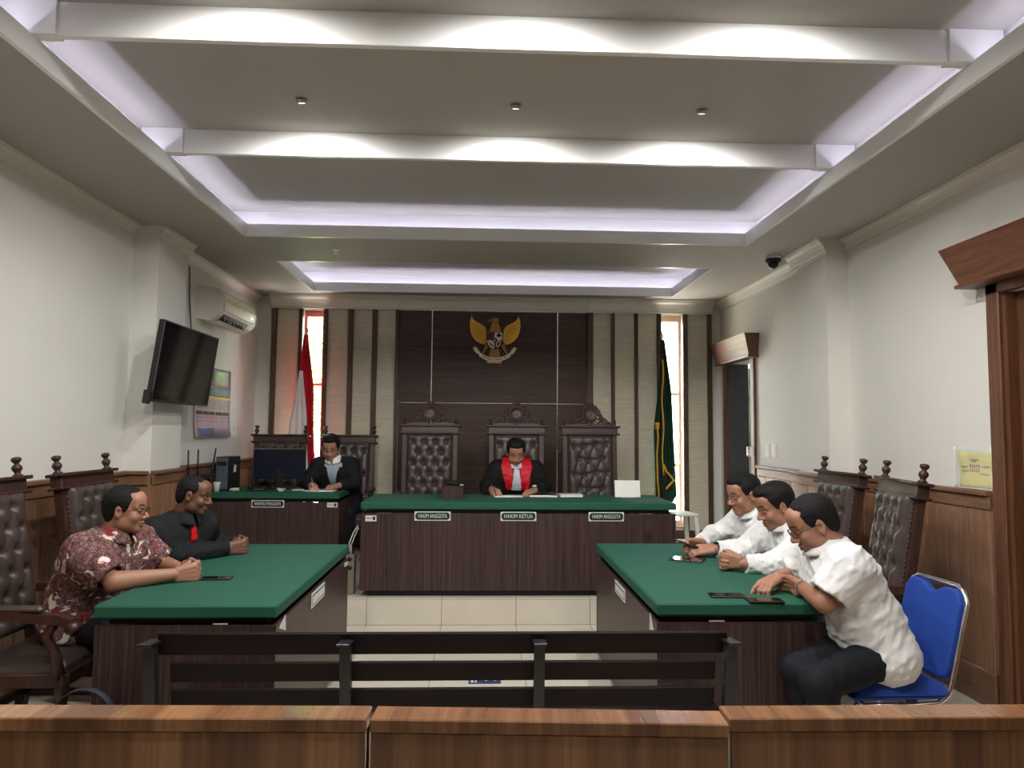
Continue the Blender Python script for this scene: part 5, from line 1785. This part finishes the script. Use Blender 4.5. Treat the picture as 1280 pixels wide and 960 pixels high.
# calendar poster
t = thing('wall_calendar', 'glossy pink and silver wall calendar poster hanging beside the television', 'calendar', (XLF, 6.66, 1.48))
M_CAL0 = plain('calendar_pink_paper', srgb(206, 178, 190), .25, var=.08)
M_CAL1 = plain('calendar_silver_foil', srgb(150, 158, 160), .15, .4, var=.5)
M_CAL2 = plain('calendar_dark_photo', srgb(84, 66, 44), .3, var=.4)
M_CAL3 = plain('calendar_blue_photo', srgb(92, 112, 148), .3, var=.4)
def bent(y0, y1, z0, z1, off, mat, name, bow=.012):
    def fn(u, v):
        y = y0 + (y1 - y0) * u; z = z0 + (z1 - z0) * v
        return Vector((.006 + off + bow * (math.sin(y * 9) * .5 + .5) + .02 * max(0, .12 - z) / .12, y, z))
    vs, fs = solidify_strip(fn, 14, 8, .0015)
    return MB().add(vs, fs, smooth=True).build(name, mat, t)
bent(0, .90, 0, .68, 0, M_CAL0, 'sheet')
bent(.02, .88, .50, .67, .002, M_CAL1, 'foil_header')
bent(.02, .88, .40, .49, .002, M_CAL3, 'picture_band')
bent(.02, .88, .375, .40, .0022, M_GOLD, 'picture_band')
for k in range(5):
    bent(.03 + k * .172, .18 + k * .172, .215, .25, .002, M_CAL2, 'picture')
bent(.06, .5, .015, .09, .002, M_CAL3, 'picture_band')
M_CAL4 = plain('calendar_date_ink', srgb(126, 112, 124), .5)
for r_ in range(5):
    for c_ in range(10):
        bent(.05 + c_ * .083, .10 + c_ * .083, .11 + r_ * .019, .117 + r_ * .019, .002, M_CAL4, 'date_row') if r_ % 2 == 0 else None
for r_ in range(4):
    bent(.05, .85, .275 + r_ * .024, .28 + r_ * .024, .002, M_CAL4, 'date_row')

def switch_plate(name, label, x, y, z, side, n=1, w=.085, h=.12):
    t = thing(name, label, 'switch', (x, y, z))
    s = side
    MB().box(min(0, s * .012), max(0, s * .012), -w / 2, w / 2, -h / 2, h / 2, bev=.004).build('cover', M_WHITEPL, t)
    for k in range(n):
        zz = (k - (n - 1) / 2) * h * .42
        MB().box(min(s * .012, s * .017), max(s * .012, s * .017), -w * .28, w * .28, zz - h * .16, zz + h * .16, bev=.002).build('rocker', M_WHITEPL, t)
    return t
switch_plate('wall_socket', 'small white socket plate on the wall under the calendar corner', XLF, 7.78, 1.53, 1, 1)
switch_plate('light_switch', 'white double light switch plate, left one of the pair by the far door', XRF, 7.02, 1.39, -1, 2, .10, .13)
switch_plate('light_switch', 'white double light switch plate next to the column by the far door', XRF, 6.86, 1.39, -1, 2, .10, .13)
tt = thing('door_closer_box', 'small black and white lock box on the far door frame', 'lock', (XRF - .03, 7.36, 1.37))
MB().box(-.05, 0, -.05, .04, -.05, .05, bev=.006).build('cover', M_WHITEPL, tt)
MB().box(-.056, -.05, -.045, .0, -.045, .045, bev=.006).build('lock_body', M_BLACK, tt)

# dome camera on the ceiling
t = thing('security_camera', 'black and white dome security camera on the ceiling', 'camera', (2.56, 6.13, ZC))
MB().lathe([(.062, 0), (.064, -.02), (.06, -.03)], 24).build('mount', M_WHITEPL, t)
MB().lathe([(.066, -.028), (.068, -.045), (.055, -.06), (.05, -.061)], 24).build('collar_ring', M_BLACK, t)
MB().lathe([(.046, -.058), (.045, -.08), (.034, -.10), (.018, -.112), (.001, -.115)], 24).build('dome', M_SCREEN, t)
# small ceiling sprinkler seen as a bright dot
t = thing('ceiling_sprinkler', 'tiny white sprinkler head on the ceiling between the trays', 'sprinkler', (-1.30, 6.2, ZC))
MB().lathe([(.03, 0), (.028, -.006), (.01, -.01), (.008, -.03), (.02, -.034), (.001, -.036)], 16).build('sprinkler_head', M_WHITEPL, t)

# yellow notice in a clear sleeve
t = thing('notice_sleeve', 'yellow printed notice in a clear plastic sleeve beside the door frame', 'notice', (XR, 3.975, 1.24))
M_YEL = plain('yellow_paper', srgb(214, 204, 92), .6, var=.06)
def sheet(y0, y1, z0, z1, x, mat, name, parent, bow=.004, th=.0012):
    def fn(u, v):
        return Vector((x - bow * math.sin(u * 3.1) - .003 * math.sin(v * 5 + u * 3), y0 + (y1 - y0) * u, z0 + (z1 - z0) * v))
    vs, fs = solidify_strip(fn, 12, 10, th)
    return MB().add(vs, fs, smooth=True).build(name, mat, parent)
yp = sheet(.012, .30, .004, .215, -.006, M_YEL, 'paper', t)
M_INKR = plain('red_brown_ink', srgb(150, 70, 40), .6)
M_INKG = plain('olive_ink', srgb(120, 112, 40), .6)
for k in range(5):
    sheet(.115 + k * .019, .124 + k * .019, .10, .142, -.0085, M_INKR, 'printed_stroke', yp)
for (a, b, z) in ((.12, .20, .168), (.14, .19, .158), (.03, .10, .13), (.22, .28, .125), (.03, .11, .085), (.21, .27, .10)):
    sheet(a, b, z, z + .005, -.0085, M_INKG, 'printed_line', yp)
def mat_sleeve():
    m, nt, b = nodes('clear_plastic_sleeve')
    b.inputs['Roughness'].default_value = .12
    b.inputs['Alpha'].default_value = .16
    n = noise_tex(nt, coords(nt, (6, 6, 6)), 3, 3, .5, 1)
    nt.links.new(ramp(nt, n, [(.3, (.9, .9, .86, 1)), (.7, (1, 1, 1, 1))]), b.inputs['Base Color'])
    bump(nt, b, n, .6, .02)
    return m
sheet(-.0, .325, 0, .25, -.014, mat_sleeve(), 'sleeve', t, th=.0008)
for (a, b, z0, z1) in ((0, .006, 0, .25), (.319, .325, 0, .25), (0, .325, 0, .005)):
    sheet(a, b, z0, z1, -.0155, M_PAPER, 'sleeve_seam', t)

# ------------------------------------------------------------------ national emblem on the back wall
M_GOLD2 = plain('dark_gold_paint', srgb(170, 122, 50), .4, .25)
M_EMR = plain('emblem_red', srgb(138, 26, 32), .4)
M_EMW = plain('emblem_white', srgb(226, 222, 206), .45)
M_EMK = plain('emblem_black', srgb(22, 20, 20), .4)
em = thing('eagle_emblem', 'golden eagle emblem with a shield and white ribbon on the dark wall', 'emblem', (.135, YB - .004, 2.36))
k_ = .00088
def E(px, py): return ((px - 527) * k_ * 1.02, (795 - py) * k_ * .98)
def eprism(pts, d0, d1, name, mat, parent=em): return MB().prism([E(*p) for p in pts], -d0, -d1).build(name, mat, parent)
wing = [(215, 140), (199, 200), (192, 280), (200, 350), (225, 420), (270, 480), (330, 520), (375, 535), (405, 520), (420, 480), (420, 380), (405, 320), (380, 280), (340, 255), (290, 230), (250, 200), (228, 168)]
for s in (1, -1):
    mir = (lambda p: p) if s > 0 else (lambda p: (1054 - p[0], p[1]))
    w = eprism([mir(p) for p in wing], 0, .03, 'wing', M_GOLD)
    fm = MB()
    for i in range(9):
        a = i / 8
        tip = (196 + 30 * a ** 2 + 150 * a ** 2.2, 240 + 290 * a)
        root = (300 + 95 * a, 250 + 190 * a)
        p0, p1 = mir(root), mir(tip)
        q0, q1 = E(*p0), E(*p1)
        mid = ((q0[0] + q1[0]) / 2, (q0[1] + q1[1]) / 2 - .006)
        fm.tube([(q0[0], -.032, q0[1]), (mid[0], -.038, mid[1]), (q1[0], -.031, q1[1])], [.008, .0095, .005], 6)
    for i in range(6):
        a = i / 5
        p0, p1 = mir((345 + 60 * a, 262 + 70 * a)), mir((300 + 90 * a, 300 + 170 * a))
        q0, q1 = E(*p0), E(*p1)
        fm.tube([(q0[0], -.036, q0[1]), (q1[0], -.036, q1[1])], [.009, .007], 6)
    fm.build('feathers', M_GOLD, w)
    leg = [mir(p) for p in ((395, 530), (440, 540), (430, 585), (400, 625), (378, 660), (358, 655), (385, 600))]
    eprism(leg, 0, .035, 'leg', M_GOLD2)
    fl = [mir(p) for p in ((232, 570), (258, 588), (268, 556), (290, 585), (312, 612), (335, 655), (300, 668), (268, 640))]
    eprism(fl, 0, .02, 'ribbon_tail', M_EMW)
eprism([(495, 230), (560, 230), (580, 270), (600, 340), (610, 380), (430, 380), (455, 340), (475, 280)], 0, .045, 'breast', M_GOLD2)
hm = MB()
q = E(522, 205); hm.ball((q[0], -.03, q[1]), (.048, .03, .042), 14)
q0, q1 = E(488, 205), E(425, 218); hm.tube([(q0[0], -.034, q0[1]), (q1[0] + .02, -.036, q1[1] + .008), (q1[0], -.036, q1[1] - .01)], [.018, .012, .003], 8)
hm.build('head', M_GOLD2, em)
eprism([(470, 590), (575, 590), (590, 650), (600, 715), (560, 728), (527, 732), (494, 728), (452, 715), (462, 650)], 0, .022, 'tail', M_GOLD2)
sh = [(420, 375), (618, 375), (618, 480), (606, 535), (575, 575), (520, 606), (465, 575), (432, 535), (420, 480)]
shield = eprism([(412, 367), (626, 367), (626, 482), (614, 541), (580, 583), (520, 616), (460, 583), (426, 541), (412, 482)], .04, .052, 'shield', M_EMK)
eprism([(420, 375), (517, 375), (517, 478), (420, 478)], .052, .057, 'shield_quarter', M_EMR, shield)
eprism([(523, 375), (618, 375), (618, 478), (523, 478)], .052, .057, 'shield_quarter', M_EMW, shield)
eprism([(420, 484), (517, 484), (517, 602), (465, 575), (434, 535)], .052, .057, 'shield_quarter', M_EMW, shield)
eprism([(523, 484), (618, 484), (604, 535), (575, 575), (523, 602)], .052, .057, 'shield_quarter', M_EMR, shield)
eprism([(490, 450), (552, 450), (552, 490), (520, 515), (490, 490)], .057, .061, 'inner_shield', M_EMK, shield)
eprism([(520, 462), (527, 476), (541, 477), (530, 487), (534, 501), (520, 493), (506, 501), (510, 487), (499, 477), (513, 476)], .061, .064, 'star', M_GOLD, shield)
tr_ = MB(); 
for (px, py, r) in ((575, 410, .020), (560, 418, .014), (592, 418, .014), (575, 398, .014)):
    q = E(px, py); tr_.lathe([(r, 0), (r, .004)], 12, Matrix.Translation((q[0], -.056, q[1])) @ Matrix.Rotation(math.pi / 2, 4, 'X'))
a, b = E(571, 455), E(579, 420); tr_.box(a[0], b[0], -.060, -.056, a[1], b[1])
tr_.build('tree_sign', M_EMK, shield)
bu = MB()
q = E(468, 425); bu.ball((q[0], -.058, q[1]), (.018, .006, .022), 10)
for s in (-1, 1): bu.tube([(q[0] + s * .012, -.058, q[1] + .012), (q[0] + s * .026, -.058, q[1] + .022), (q[0] + s * .024, -.058, q[1] + .034)], [.006, .005, .002], 6)
bu.build('bull_sign', M_EMK, shield)
ch_ = MB(); q = E(570, 530)
ch_.tube([(q[0] + .024 * math.cos(a) * .9 + .01 * math.sin(a), -.059, q[1] + .034 * math.sin(a)) for a in [2 * math.pi * i / 16 for i in range(16)]], .005, 6, closed=True)
ch_.build('chain_sign', M_EMW, shield)
rc = MB()
for i in range(4):
    a, b = E(440 + i * 16, 500 + i * 8), E(470 + i * 14, 560 + i * 8)
    rc.tube([(a[0], -.058, a[1]), (b[0], -.058, b[1])], .003, 6)
rc.build('ear_sign', M_EMK, shield)
# ribbon as an arc with lettering
def arc(t_):                                # t 0..1 left to right
    px = 318 + 418 * t_; py = 748 - 78 * ((t_ - .5) * 2) ** 2
    return E(px, py)
rb = MB()
n = 24; up_, dn_ = [], []
for i in range(n + 1):
    x, z = arc(i / n); up_.append((x, z + .024)); dn_.append((x, z - .024))
rib = MB().prism(up_ + dn_[::-1], -.036, -.05).build('ribbon', M_EMW, em)
txt = 'BHINNEKA TUNGGAL IKA'
for i, chh in enumerate(txt):
    if chh == ' ': continue
    tt_ = .14 + .72 * i / (len(txt) - 1)
    x, z = arc(tt_); x2, z2 = arc(tt_ + .01)
    link('letter', text_mesh(chh, .030, .002), M_EMK, rib, (x, -.052, z), (math.pi / 2, -math.atan2(z2 - z, x2 - x), 0))
eprism([(415, 760), (620, 760), (612, 792), (430, 792)], 0, .03, 'perch', M_GOLD)

# ------------------------------------------------------------------ flags
M_FLAGR = cloth('flag_red', srgb(196, 24, 44), rough=.7)
M_FLAGW = cloth('flag_white', srgb(232, 222, 220), rough=.7)
M_FLAGG = cloth('flag_green', srgb(24, 58, 38), rough=.7)
M_FRINGE = plain('gold_fringe', srgb(214, 160, 46), .5, .2)
def drape(parent, name, mat, edge, y, pleats, amp, z0, z1, ph=0.0, th=.003, nu=36, nv=40):
    def fn(u, v):
        z = z1 + (z0 - z1) * v
        a, b = edge(v)
        k = min(1, v * 3 + .12)
        return Vector((a + (b - a) * u + .006 * math.sin(v * 9 + u * 5) * k, y + amp * k * math.sin(u * pleats * 2 * math.pi + ph + v * 1.5), z))
    vs, fs = solidify_strip(fn, nu, nv, th)
    return MB().add(vs, fs, smooth=True).build(name, mat, parent)
def flag_pole(parent, top):
    MB().cyl((0, 0, .03), (0, 0, top), .012, n=10).build('pole', M_CHAIRW, parent)
    MB().lathe([(.10, 0), (.10, .02), (.06, .05), (.03, .07), (.02, .14), (.001, .142)], 20).build('pole_base', M_CHAIRW, parent)
    MB().lathe([(.012, top), (.02, top + .01), (.009, top + .02), (.022, top + .04), (.012, top + .07), (.001, top + .1)], 10).build('pole_tip', M_SILVER, parent)
ip = lambda v, pts: float(np.interp(v, [p[0] for p in pts], [p[1] for p in pts]))
t = thing('national_flag', 'red and white flag hanging in folds on a pole by the window', 'flag', (-2.04, 8.26, DZ))
flag_pole(t, 2.44)
drape(t, 'red_half', M_FLAGR, lambda v: (ip(v, [(0, -.03), (.2, -.07), (.35, -.10), (.55, -.03), (1, .03)]), ip(v, [(0, .02), (.3, .085), (.6, .11), (1, .16)])), -.012, 3, .02, .55, 2.44)
drape(t, 'white_half', M_FLAGW, lambda v: (ip(v, [(0, -.06), (.4, -.15), (.7, -.18), (.72, -.05), (1, -.02)]), ip(v, [(0, -.02), (.4, .03), (1, .09)])), -.055, 3, .016, .62, 2.02, 1.0)
t = thing('court_flag', 'dark green court flag with gold fringe hanging on a pole by the window', 'flag', (2.10, 8.26, DZ))
flag_pole(t, 2.44)
drape(t, 'cloth', M_FLAGG, lambda v: (ip(v, [(0, -.012), (.35, -.055), (.55, -.095), (1, -.085)]), ip(v, [(0, .03), (.3, .10), (.7, .15), (.95, .16), (1, .10)])), -.012, 3, .022, .52, 2.44)
fm = MB()
fm.tube([(-.005 + .01 * math.sin(i * .9), -.045, 2.2 - i * .09) for i in range(16)], .009, 6)
fm.tube([(.0, -.048, .98), (.03, -.05, .9), (.07, -.05, .86), (.12, -.05, .80), (.06, -.05, .74), (.03, -.05, .70)], .014, 6)
fm.tube([(-.075, -.04, 1.45), (-.06, -.04, 1.3), (-.075, -.04, 1.1), (-.07, -.04, .8), (-.05, -.045, .58)], .010, 6)
fm.build('fringe', M_FRINGE, t)
MB().lathe([(.001, 0), (.03, .01), (.024, .05), (.034, .06), (.03, .08), (.001, .09)], 10, Matrix.Translation((-.07, -.045, 1.38))).build('tassel', M_FRINGE, t)

# ------------------------------------------------------------------ things on the judges bench
ZJ = .975
t = thing('gavel_box', 'dark wooden box with a black gavel block on the judges bench', 'box', (-.252, 6.27, ZJ))
bx = MB(); bx.box(-.092, .092, -.07, .07, 0, .105, bev=.004); bx.build('box_body', M_LAM, t)
MB().box(-.096, .096, -.074, .074, .105, .112, bev=.002).build('lid', M_CHAIRW, t)
MB().box(-.065, .055, -.03, .03, .112, .152, bev=.012).build('gavel_block', M_BLACK, t)
MB().box(.06, .09, -.03, .02, .112, .117).build('label_card', M_STICK, t)
def paper(name, label, x, y, z, w, d, rz, mat=M_PAPER, h=.002, bow=.004, cat='paper'):
    t = thing(name, label, cat, (x, y, z), R(rz))
    def fn(u, v): return Vector(((u - .5) * w, (v - .5) * d, h + bow * math.sin(u * 2.6) * math.sin(v * 2.0) + .0004))
    vs, fs = solidify_strip(fn, 8, 6, .0012)
    MB().add(vs, fs, smooth=True).build('sheet', mat, t)
    return t
paper('paper_sheet', 'white sheet of paper under the pen of the judge', .235, 6.42, ZJ, .25, .17, 4)
t = thing('open_document_folder', 'open folder of stapled papers with a purple cover on the judges bench', 'folder', (.555, 6.40, ZJ), R(-6))
M_PURP = plain('purple_grey_cover', srgb(92, 88, 118), .4)
MB().box(-.13, .13, -.10, .10, 0, .008, bev=.002).build('cover', M_PURP, t)
MB().box(-.122, .118, -.096, .09, .008, .022, bev=.002).build('page_block', M_PAPER, t)
def fold(u, v): return Vector((-.125 + u * .24, -.1 + v * .18, .024 + .03 * math.sin(u * 3.14) * (1 - v * .5)))
vs, fs = solidify_strip(fold, 10, 6, .0012); MB().add(vs, fs, smooth=True).build('loose_page', M_PURP, t)
t = thing('closed_book', 'flat pale grey book lying on the judges bench', 'book', (.80, 6.47, ZJ), R(3))
MB().box(-.105, .105, -.075, .075, 0, .004, bev=.001).build('cover', M_STICK, t)
MB().box(-.10, .10, -.072, .072, .004, .018).build('page_block', M_PAPER, t)
MB().box(-.105, .105, -.075, .075, .018, .022, bev=.001).build('cover', M_STICK, t)
t = thing('card_stand', 'blank white card standing on the judges bench', 'sign', (1.31, 6.42, ZJ))
MB().box(-.115, .115, -.002, .002, 0, .15, M=Matrix.Translation((0, -.02, .003)) @ Matrix.Rotation(R(-12), 4, 'X')).build('card', M_PAPER, t)
MB().box(-.06, .06, -.03, .05, 0, .004).build('stand_foot', M_STICK, t)
MB().box(-.03, .03, -.002, .002, 0, .12, M=Matrix.Translation((0, .045, .003)) @ Matrix.Rotation(R(20), 4, 'X')).build('stand_leg', M_STICK, t)
def pen(x, y, z, d, label, mat):
    d = Vector(d).normalized(); p = Vector((x, y, z))
    t = thing('pen', label, 'pen', p)
    MB().tube([(0, 0, 0), d * .012, d * .014, d * .12, d * .135], [.0008, .003, .0042, .0042, .0035], 8).build('barrel', mat, t)
    MB().tube([d * .10 + Vector((0, 0, .005)), d * .135 + Vector((0, 0, .005))], .0012, 5).build('clip', M_SILVER, t)
pen(.135, 6.40, ZJ + .006, (-.35, .45, .75), 'dark pen held in the writing hand of the judge', M_BLACK)

# ------------------------------------------------------------------ things on and by the clerk desk
ZK = .965
t = thing('computer_tower', 'black desktop computer tower with grey front on the clerk desk', 'computer', (-2.505, 7.18, ZK), 0)
MB().box(-.06, .06, -.17, .17, .006, .325, bev=.004).build('case', M_BLACK, t)
MB().box(-.056, .056, -.178, -.17, .012, .318, bev=.004).build('front_panel', plain('blue_grey_plastic', srgb(74, 84, 92), .4), t)
MB().box(-.045, .045, -.182, -.178, .24, .28).build('disc_drive', M_BLACK, t)
MB().box(.06, .0615, -.02, .05, .17, .24).build('sticker', M_STICK, t)
MB().cyl((.02, -.182, .2), (.02, -.178, .2), .008).build('power_button', M_SILVER, t)
t = thing('computer_monitor', 'dark flat computer monitor seen from behind on the clerk desk', 'monitor', (-2.03, 7.30, ZK))
M_NAVY = plain('dark_navy_plastic', srgb(26, 32, 46), .22)
MB().box(-.255, .255, -.02, .012, .10, .405, M=Matrix.Rotation(R(4), 4, 'X'), bev=.006).build('panel', M_NAVY, t)
MB().box(-.245, .245, .012, .014, .112, .395, M=Matrix.Rotation(R(4), 4, 'X')).build('screen', M_SCREEN, t)
MB().box(-.255, .255, -.022, .012, .398, .405, M=Matrix.Rotation(R(4), 4, 'X')).build('top_edge', M_SILVER, t)
MB().box(-.035, .035, -.035, -.005, .01, .2, bev=.006).build('stand_neck', M_BLACK, t)
MB().box(-.12, .12, -.09, .08, 0, .012, bev=.005).build('stand_base', M_BLACK, t)
MB().box(-.03, .03, -.0265, -.02, .2, .225).build('brand_mark', M_SILVER, t)
t = thing('wifi_router', 'black router with three upright antennas on the left wall ledge', 'router', (XLF + .03, 6.62, 1.10))
MB().box(.0, .085, -.22, .36, .0, .035, bev=.006).build('router_body', M_BLACK, t)
for y, dy in ((-.21, -.02), (.0, -.01), (.33, .09)):
    MB().tube([(.05, y, .03), (.05, y + dy * .4, .12), (.05, y + dy, .27)], [.009, .0085, .007], 8).build('antenna', M_BLACK, t)
MB().box(-.03, .0, -.2, .34, -.03, .03).build('wall_bracket', M_BLACK, t)
t = thing('paper_cup', 'small white paper cup at the end of the clerk desk', 'cup', (-2.52, 6.93, ZK))
MB().lathe([(.026, 0), (.036, .085), (.038, .088), (.034, .085), (.025, .005)], 16).build('cup_wall', M_PAPER, t)
MB().lathe([(.025, .004), (.025, .006)], 16).build('cup_bottom', M_PAPER, t)
def tangle(name, label, x, y, z, n, r, mat, th=.004, seed=1):
    rng = random.Random(seed)
    pts = [(r * math.cos(a) * rng.uniform(.5, 1.2), r * .6 * math.sin(a) * rng.uniform(.5, 1.2), th + rng.uniform(0, .03)) for a in [i * 1.05 for i in range(n)]]
    sm = []
    for i in range(len(pts) - 1):
        for k in range(4):
            f = k / 4; sm.append(tuple(pts[i][j] * (1 - f) + pts[i + 1][j] * f for j in range(3)))
    t = thing(name, label, 'cable', (x, y, z))
    MB().tube(sm, th, 6).build('cord', mat, t)
    MB().box(-.02, .02, -.012, .012, 0, .02, bev=.004).build('plug', mat, t)
tangle('coiled_cable', 'coiled white cable beside the computer tower on the clerk desk', -2.385, 7.0, ZK, 14, .045, M_WHITEPL, seed=2)
tangle('coiled_cable', 'loose white cable in front of the monitor stand on the clerk desk', -1.93, 6.98, ZK, 10, .055, M_WHITEPL, .003, seed=3)
t = thing('desk_telephone', 'flat black desk telephone in front of the monitor', 'telephone', (-2.16, 7.0, ZK), R(8))
MB().add([(-.09, -.06, 0), (.09, -.06, 0), (.09, .07, 0), (-.09, .07, 0), (-.09, -.06, .018), (.09, -.06, .018), (.09, .07, .04), (-.09, .07, .04)], [[0, 1, 2, 3], [4, 7, 6, 5], [0, 4, 5, 1], [1, 5, 6, 2], [2, 6, 7, 3], [3, 7, 4, 0]]).build('telephone_base', M_BLACK, t)
MB().tube([(-.06, -.05, .035), (-.06, -.03, .05), (-.06, .04, .055), (-.06, .065, .05)], [.018, .014, .014, .018], 8).build('handset', M_BLACK, t)
MB().box(-.01, .07, -.04, .04, .022, .034, M=Matrix.Rotation(R(9), 4, 'X')).build('keypad', M_SILVER, t)
paper('paper_sheet', 'white sheet under the hands of the clerk', -1.57, 7.04, ZK, .30, .18, -4)
paper('paper_sheet', 'small white note left of the clerk', -1.80, 7.12, ZK, .12, .12, 12)
pen(-1.63, 7.03, ZK + .006, (-.25, .35, .85), 'pale pen held in the writing hand of the clerk', M_SILVER)

# socket box with cables at the side of the judges bench
t = thing('socket_box', 'pale socket box with cables on the floor between desk and judges bench', 'socket', (-1.075, 6.02, DZ))
MB().box(-.035, .035, -.05, .05, 0, .32, bev=.004).build('box_body', plain('beige_plastic', srgb(120, 108, 92), .5), t)
for z in (.22, .29):
    MB().lathe([(.02, 0), (.018, .004), (.001, .005)], 12, Matrix.Translation((0, -.05, z)) @ Matrix.Rotation(math.pi / 2, 4, 'X')).build('outlet', M_BLACK, t)
MB().tube([(0, -.03, .32), (-.01, -.04, .42), (.02, -.03, .5), (.055, -.02, .56)], .005, 6).build('cable', M_STICK, t)
MB().tube([(.012, -.03, .32), (.005, -.035, .4), (.03, -.03, .47), (.06, -.02, .54)], .004, 6).build('cable', M_STICK, t)

# white stool in the sunlit corner
t = thing('stool', 'small white stool standing in the light behind the judges bench end', 'stool', (2.02, 7.35, DZ), R(8))
MB().box(-.17, .17, -.15, .15, .50, .525, bev=.006).build('stool_top', M_WHITEPL, t)
for sx in (-1, 1):
    for sy in (-1, 1):
        vs = []
        for (x, y, z) in ((sx * .19, sy * .17, 0), (sx * .14, sy * .12, .5)):
            vs += [(x - .02, y - .014, z), (x + .02, y - .014, z), (x + .02, y + .014, z), (x - .02, y + .014, z)]
        MB().add(vs, [[0, 1, 2, 3], [4, 7, 6, 5], [0, 4, 5, 1], [1, 5, 6, 2], [2, 6, 7, 3], [3, 7, 4, 0]]).build('stool_leg', M_WHITEPL, t)
for sy in (-1, 1):
    MB().box(-.165, .165, sy * .145 - .008, sy * .145 + .008, .2, .23).build('stool_rung', M_WHITEPL, t)

# ------------------------------------------------------------------ phones and wrist things
def phone(label, x, y, z, rz, L=.155, W=.075, tilt=(0, 0), name='smartphone'):
    t = thing(name, label, 'phone' if name == 'smartphone' else 'tablet', (x, y, z))
    t.rotation_euler = (R(tilt[0]), R(tilt[1]), R(rz))
    MB().box(-L / 2, L / 2, -W / 2, W / 2, 0, .009, bev=.003).build('phone_body', M_BLACK, t)
    MB().box(-L / 2 + .004, L / 2 - .004, -W / 2 + .003, W / 2 - .003, .009, .0095).build('screen', M_SCREEN, t)
    MB().box(-L / 2 + .012, -L / 2 + .03, -W / 2 + .01, -W / 2 + .03, -.002, 0).build('camera_bump', M_SCREEN, t)
    return t
phone('black smartphone lying beside the folded hands of the batik shirted man', -1.365, 3.80, .78, 6)
phone('black smartphone lying alone on the table beyond reaching fingers', 1.17, 3.40, .78, -4, .165, .078)
phone('black smartphone lying under the reaching fingers near the table edge', 1.31, 3.30, .78, -2, .165, .078)
phone('small black tablet lying flat under the hands of the man with metal glasses', 1.255, 4.36, .78, -28, .20, .13, name='tablet')
phone('smartphone held up in the hands of the man with metal glasses', 1.30, 4.52, .852, 155, tilt=(8, -14))
def band(spec, wk, ek, name, mat, rad, width, face=None):
    q = spec['_']; w, e = Vector(q['J'][wk]), Vector(q['J'][ek])
    d = (e - w).normalized(); p = w + d * .02 - Vector(q['base'])
    a = d.orthogonal().normalized(); b = d.cross(a)
    m = MB()
    N = 20
    vs, fs = [], []
    for i in range(N):
        an = 2 * math.pi * i / N; r = a * math.cos(an) + b * math.sin(an)
        for (rr, o) in ((rad, -width), (rad + .004, -width), (rad + .004, width), (rad, width)):
            vs.append(p + r * rr + d * o)
    for i in range(N):
        j = (i + 1) % N
        for k in range(4):
            fs.append([i * 4 + k, j * 4 + k, j * 4 + (k + 1) % 4, i * 4 + (k + 1) % 4])
    o = m.add(vs, fs, smooth=False).build(name, mat, q['body'])
    if face:
        up = (Vector((0, 0, 1)) - d * d.z).normalized()
        Mz = Matrix.Translation(p + up * (rad + .002)) @ up.to_track_quat('Z', 'Y').to_matrix().to_4x4()
        MB().lathe([(.019, 0), (.019, .007), (.016, .009), (.001, .009)], 16, Mz).build('watch_face', face, o)
    return o
band(sp_r3, 'wl', 'el', 'wristwatch', M_BLACK, .033, .010, M_SCREEN)
band(sp_r1, 'wl', 'el', 'bracelet', M_SILVER, .034, .005)
band(sp_j, 'wl', 'el', 'wristwatch', M_SILVER, .036, .009, M_PAPER)

# ------------------------------------------------------------------ bag and floor marker
t = thing('backpack', 'dark grey backpack standing on the floor by the left table', 'bag', (-1.625, 3.06, 0.0))
M_BAG = cloth('dark_bag_nylon', srgb(44, 48, 58), rough=.6)
F = Field((-.2, -.14, -.02), (.2, .14, .46), .008)
F.cone((-.10, 0, .09), (.10, 0, .09), .085, .085, .04); F.cone((-.09, 0, .315), (.09, 0, .315), .085, .085, .08)
F.cone((-.10, 0, .1), (-.08, 0, .31), .085, .08, .04); F.cone((.10, 0, .1), (.08, 0, .31), .085, .08, .04)
F.ell((0, -.08, .16), (.12, .05, .12), .02)
P = F.pts(); F.d = np.maximum(F.d + wobble(P, .006, 30, 4), .003 - P[..., 2]).astype(np.float32)
V, Q = surface(F.d, F.lo, F.h); link('bag_body', np_mesh('bag_body', relax(V, Q, 1, .4), Q), M_BAG, t)
def hnd(u, v):
    a = math.pi * u
    return Vector((-.115 * math.cos(a), .02 + (v - .5) * .035, .375 + .105 * math.sin(a)))
vs, fs = solidify_strip(hnd, 16, 3, .006); MB().add(vs, fs, smooth=True).build('carry_handle', M_BAG, t)
MB().tube([(-.12, -.075, .345), (0, -.09, .375), (.12, -.075, .345)], .004, 6).build('zip', M_BLACK, t)
MB().tube([(.155 + .012 * math.cos(i), -.03, .36 + .012 * math.sin(i)) for i in [k * .8 for k in range(8)]], .002, 6, closed=True).build('buckle_ring', M_SILVER, t)
t = thing('floor_marker', 'blue floor marker sticker with white strokes behind the bench', 'sticker', (.03, 4.61, 0))
M_BLUES = plain('dark_blue_vinyl', srgb(40, 58, 92), .4)
MB().box(-.10, .10, -.10, .10, .0005, .0022).build('marker_base', M_BLUES, t)
for a in (.6, -.5):
    MB().box(-.008, .008, -.06, .06, .0022, .003, M=Matrix.Translation((.035, 0, 0)) @ Matrix.Rotation(a, 4, 'Z')).build('white_stroke', M_PAPER, t)
MB().box(-.085, -.07, -.08, .08, .0022, .003).build('white_stroke', M_PAPER, t)
MB().box(-.06, -.05, -.08, .08, .0022, .003).build('white_stroke', M_PAPER, t)
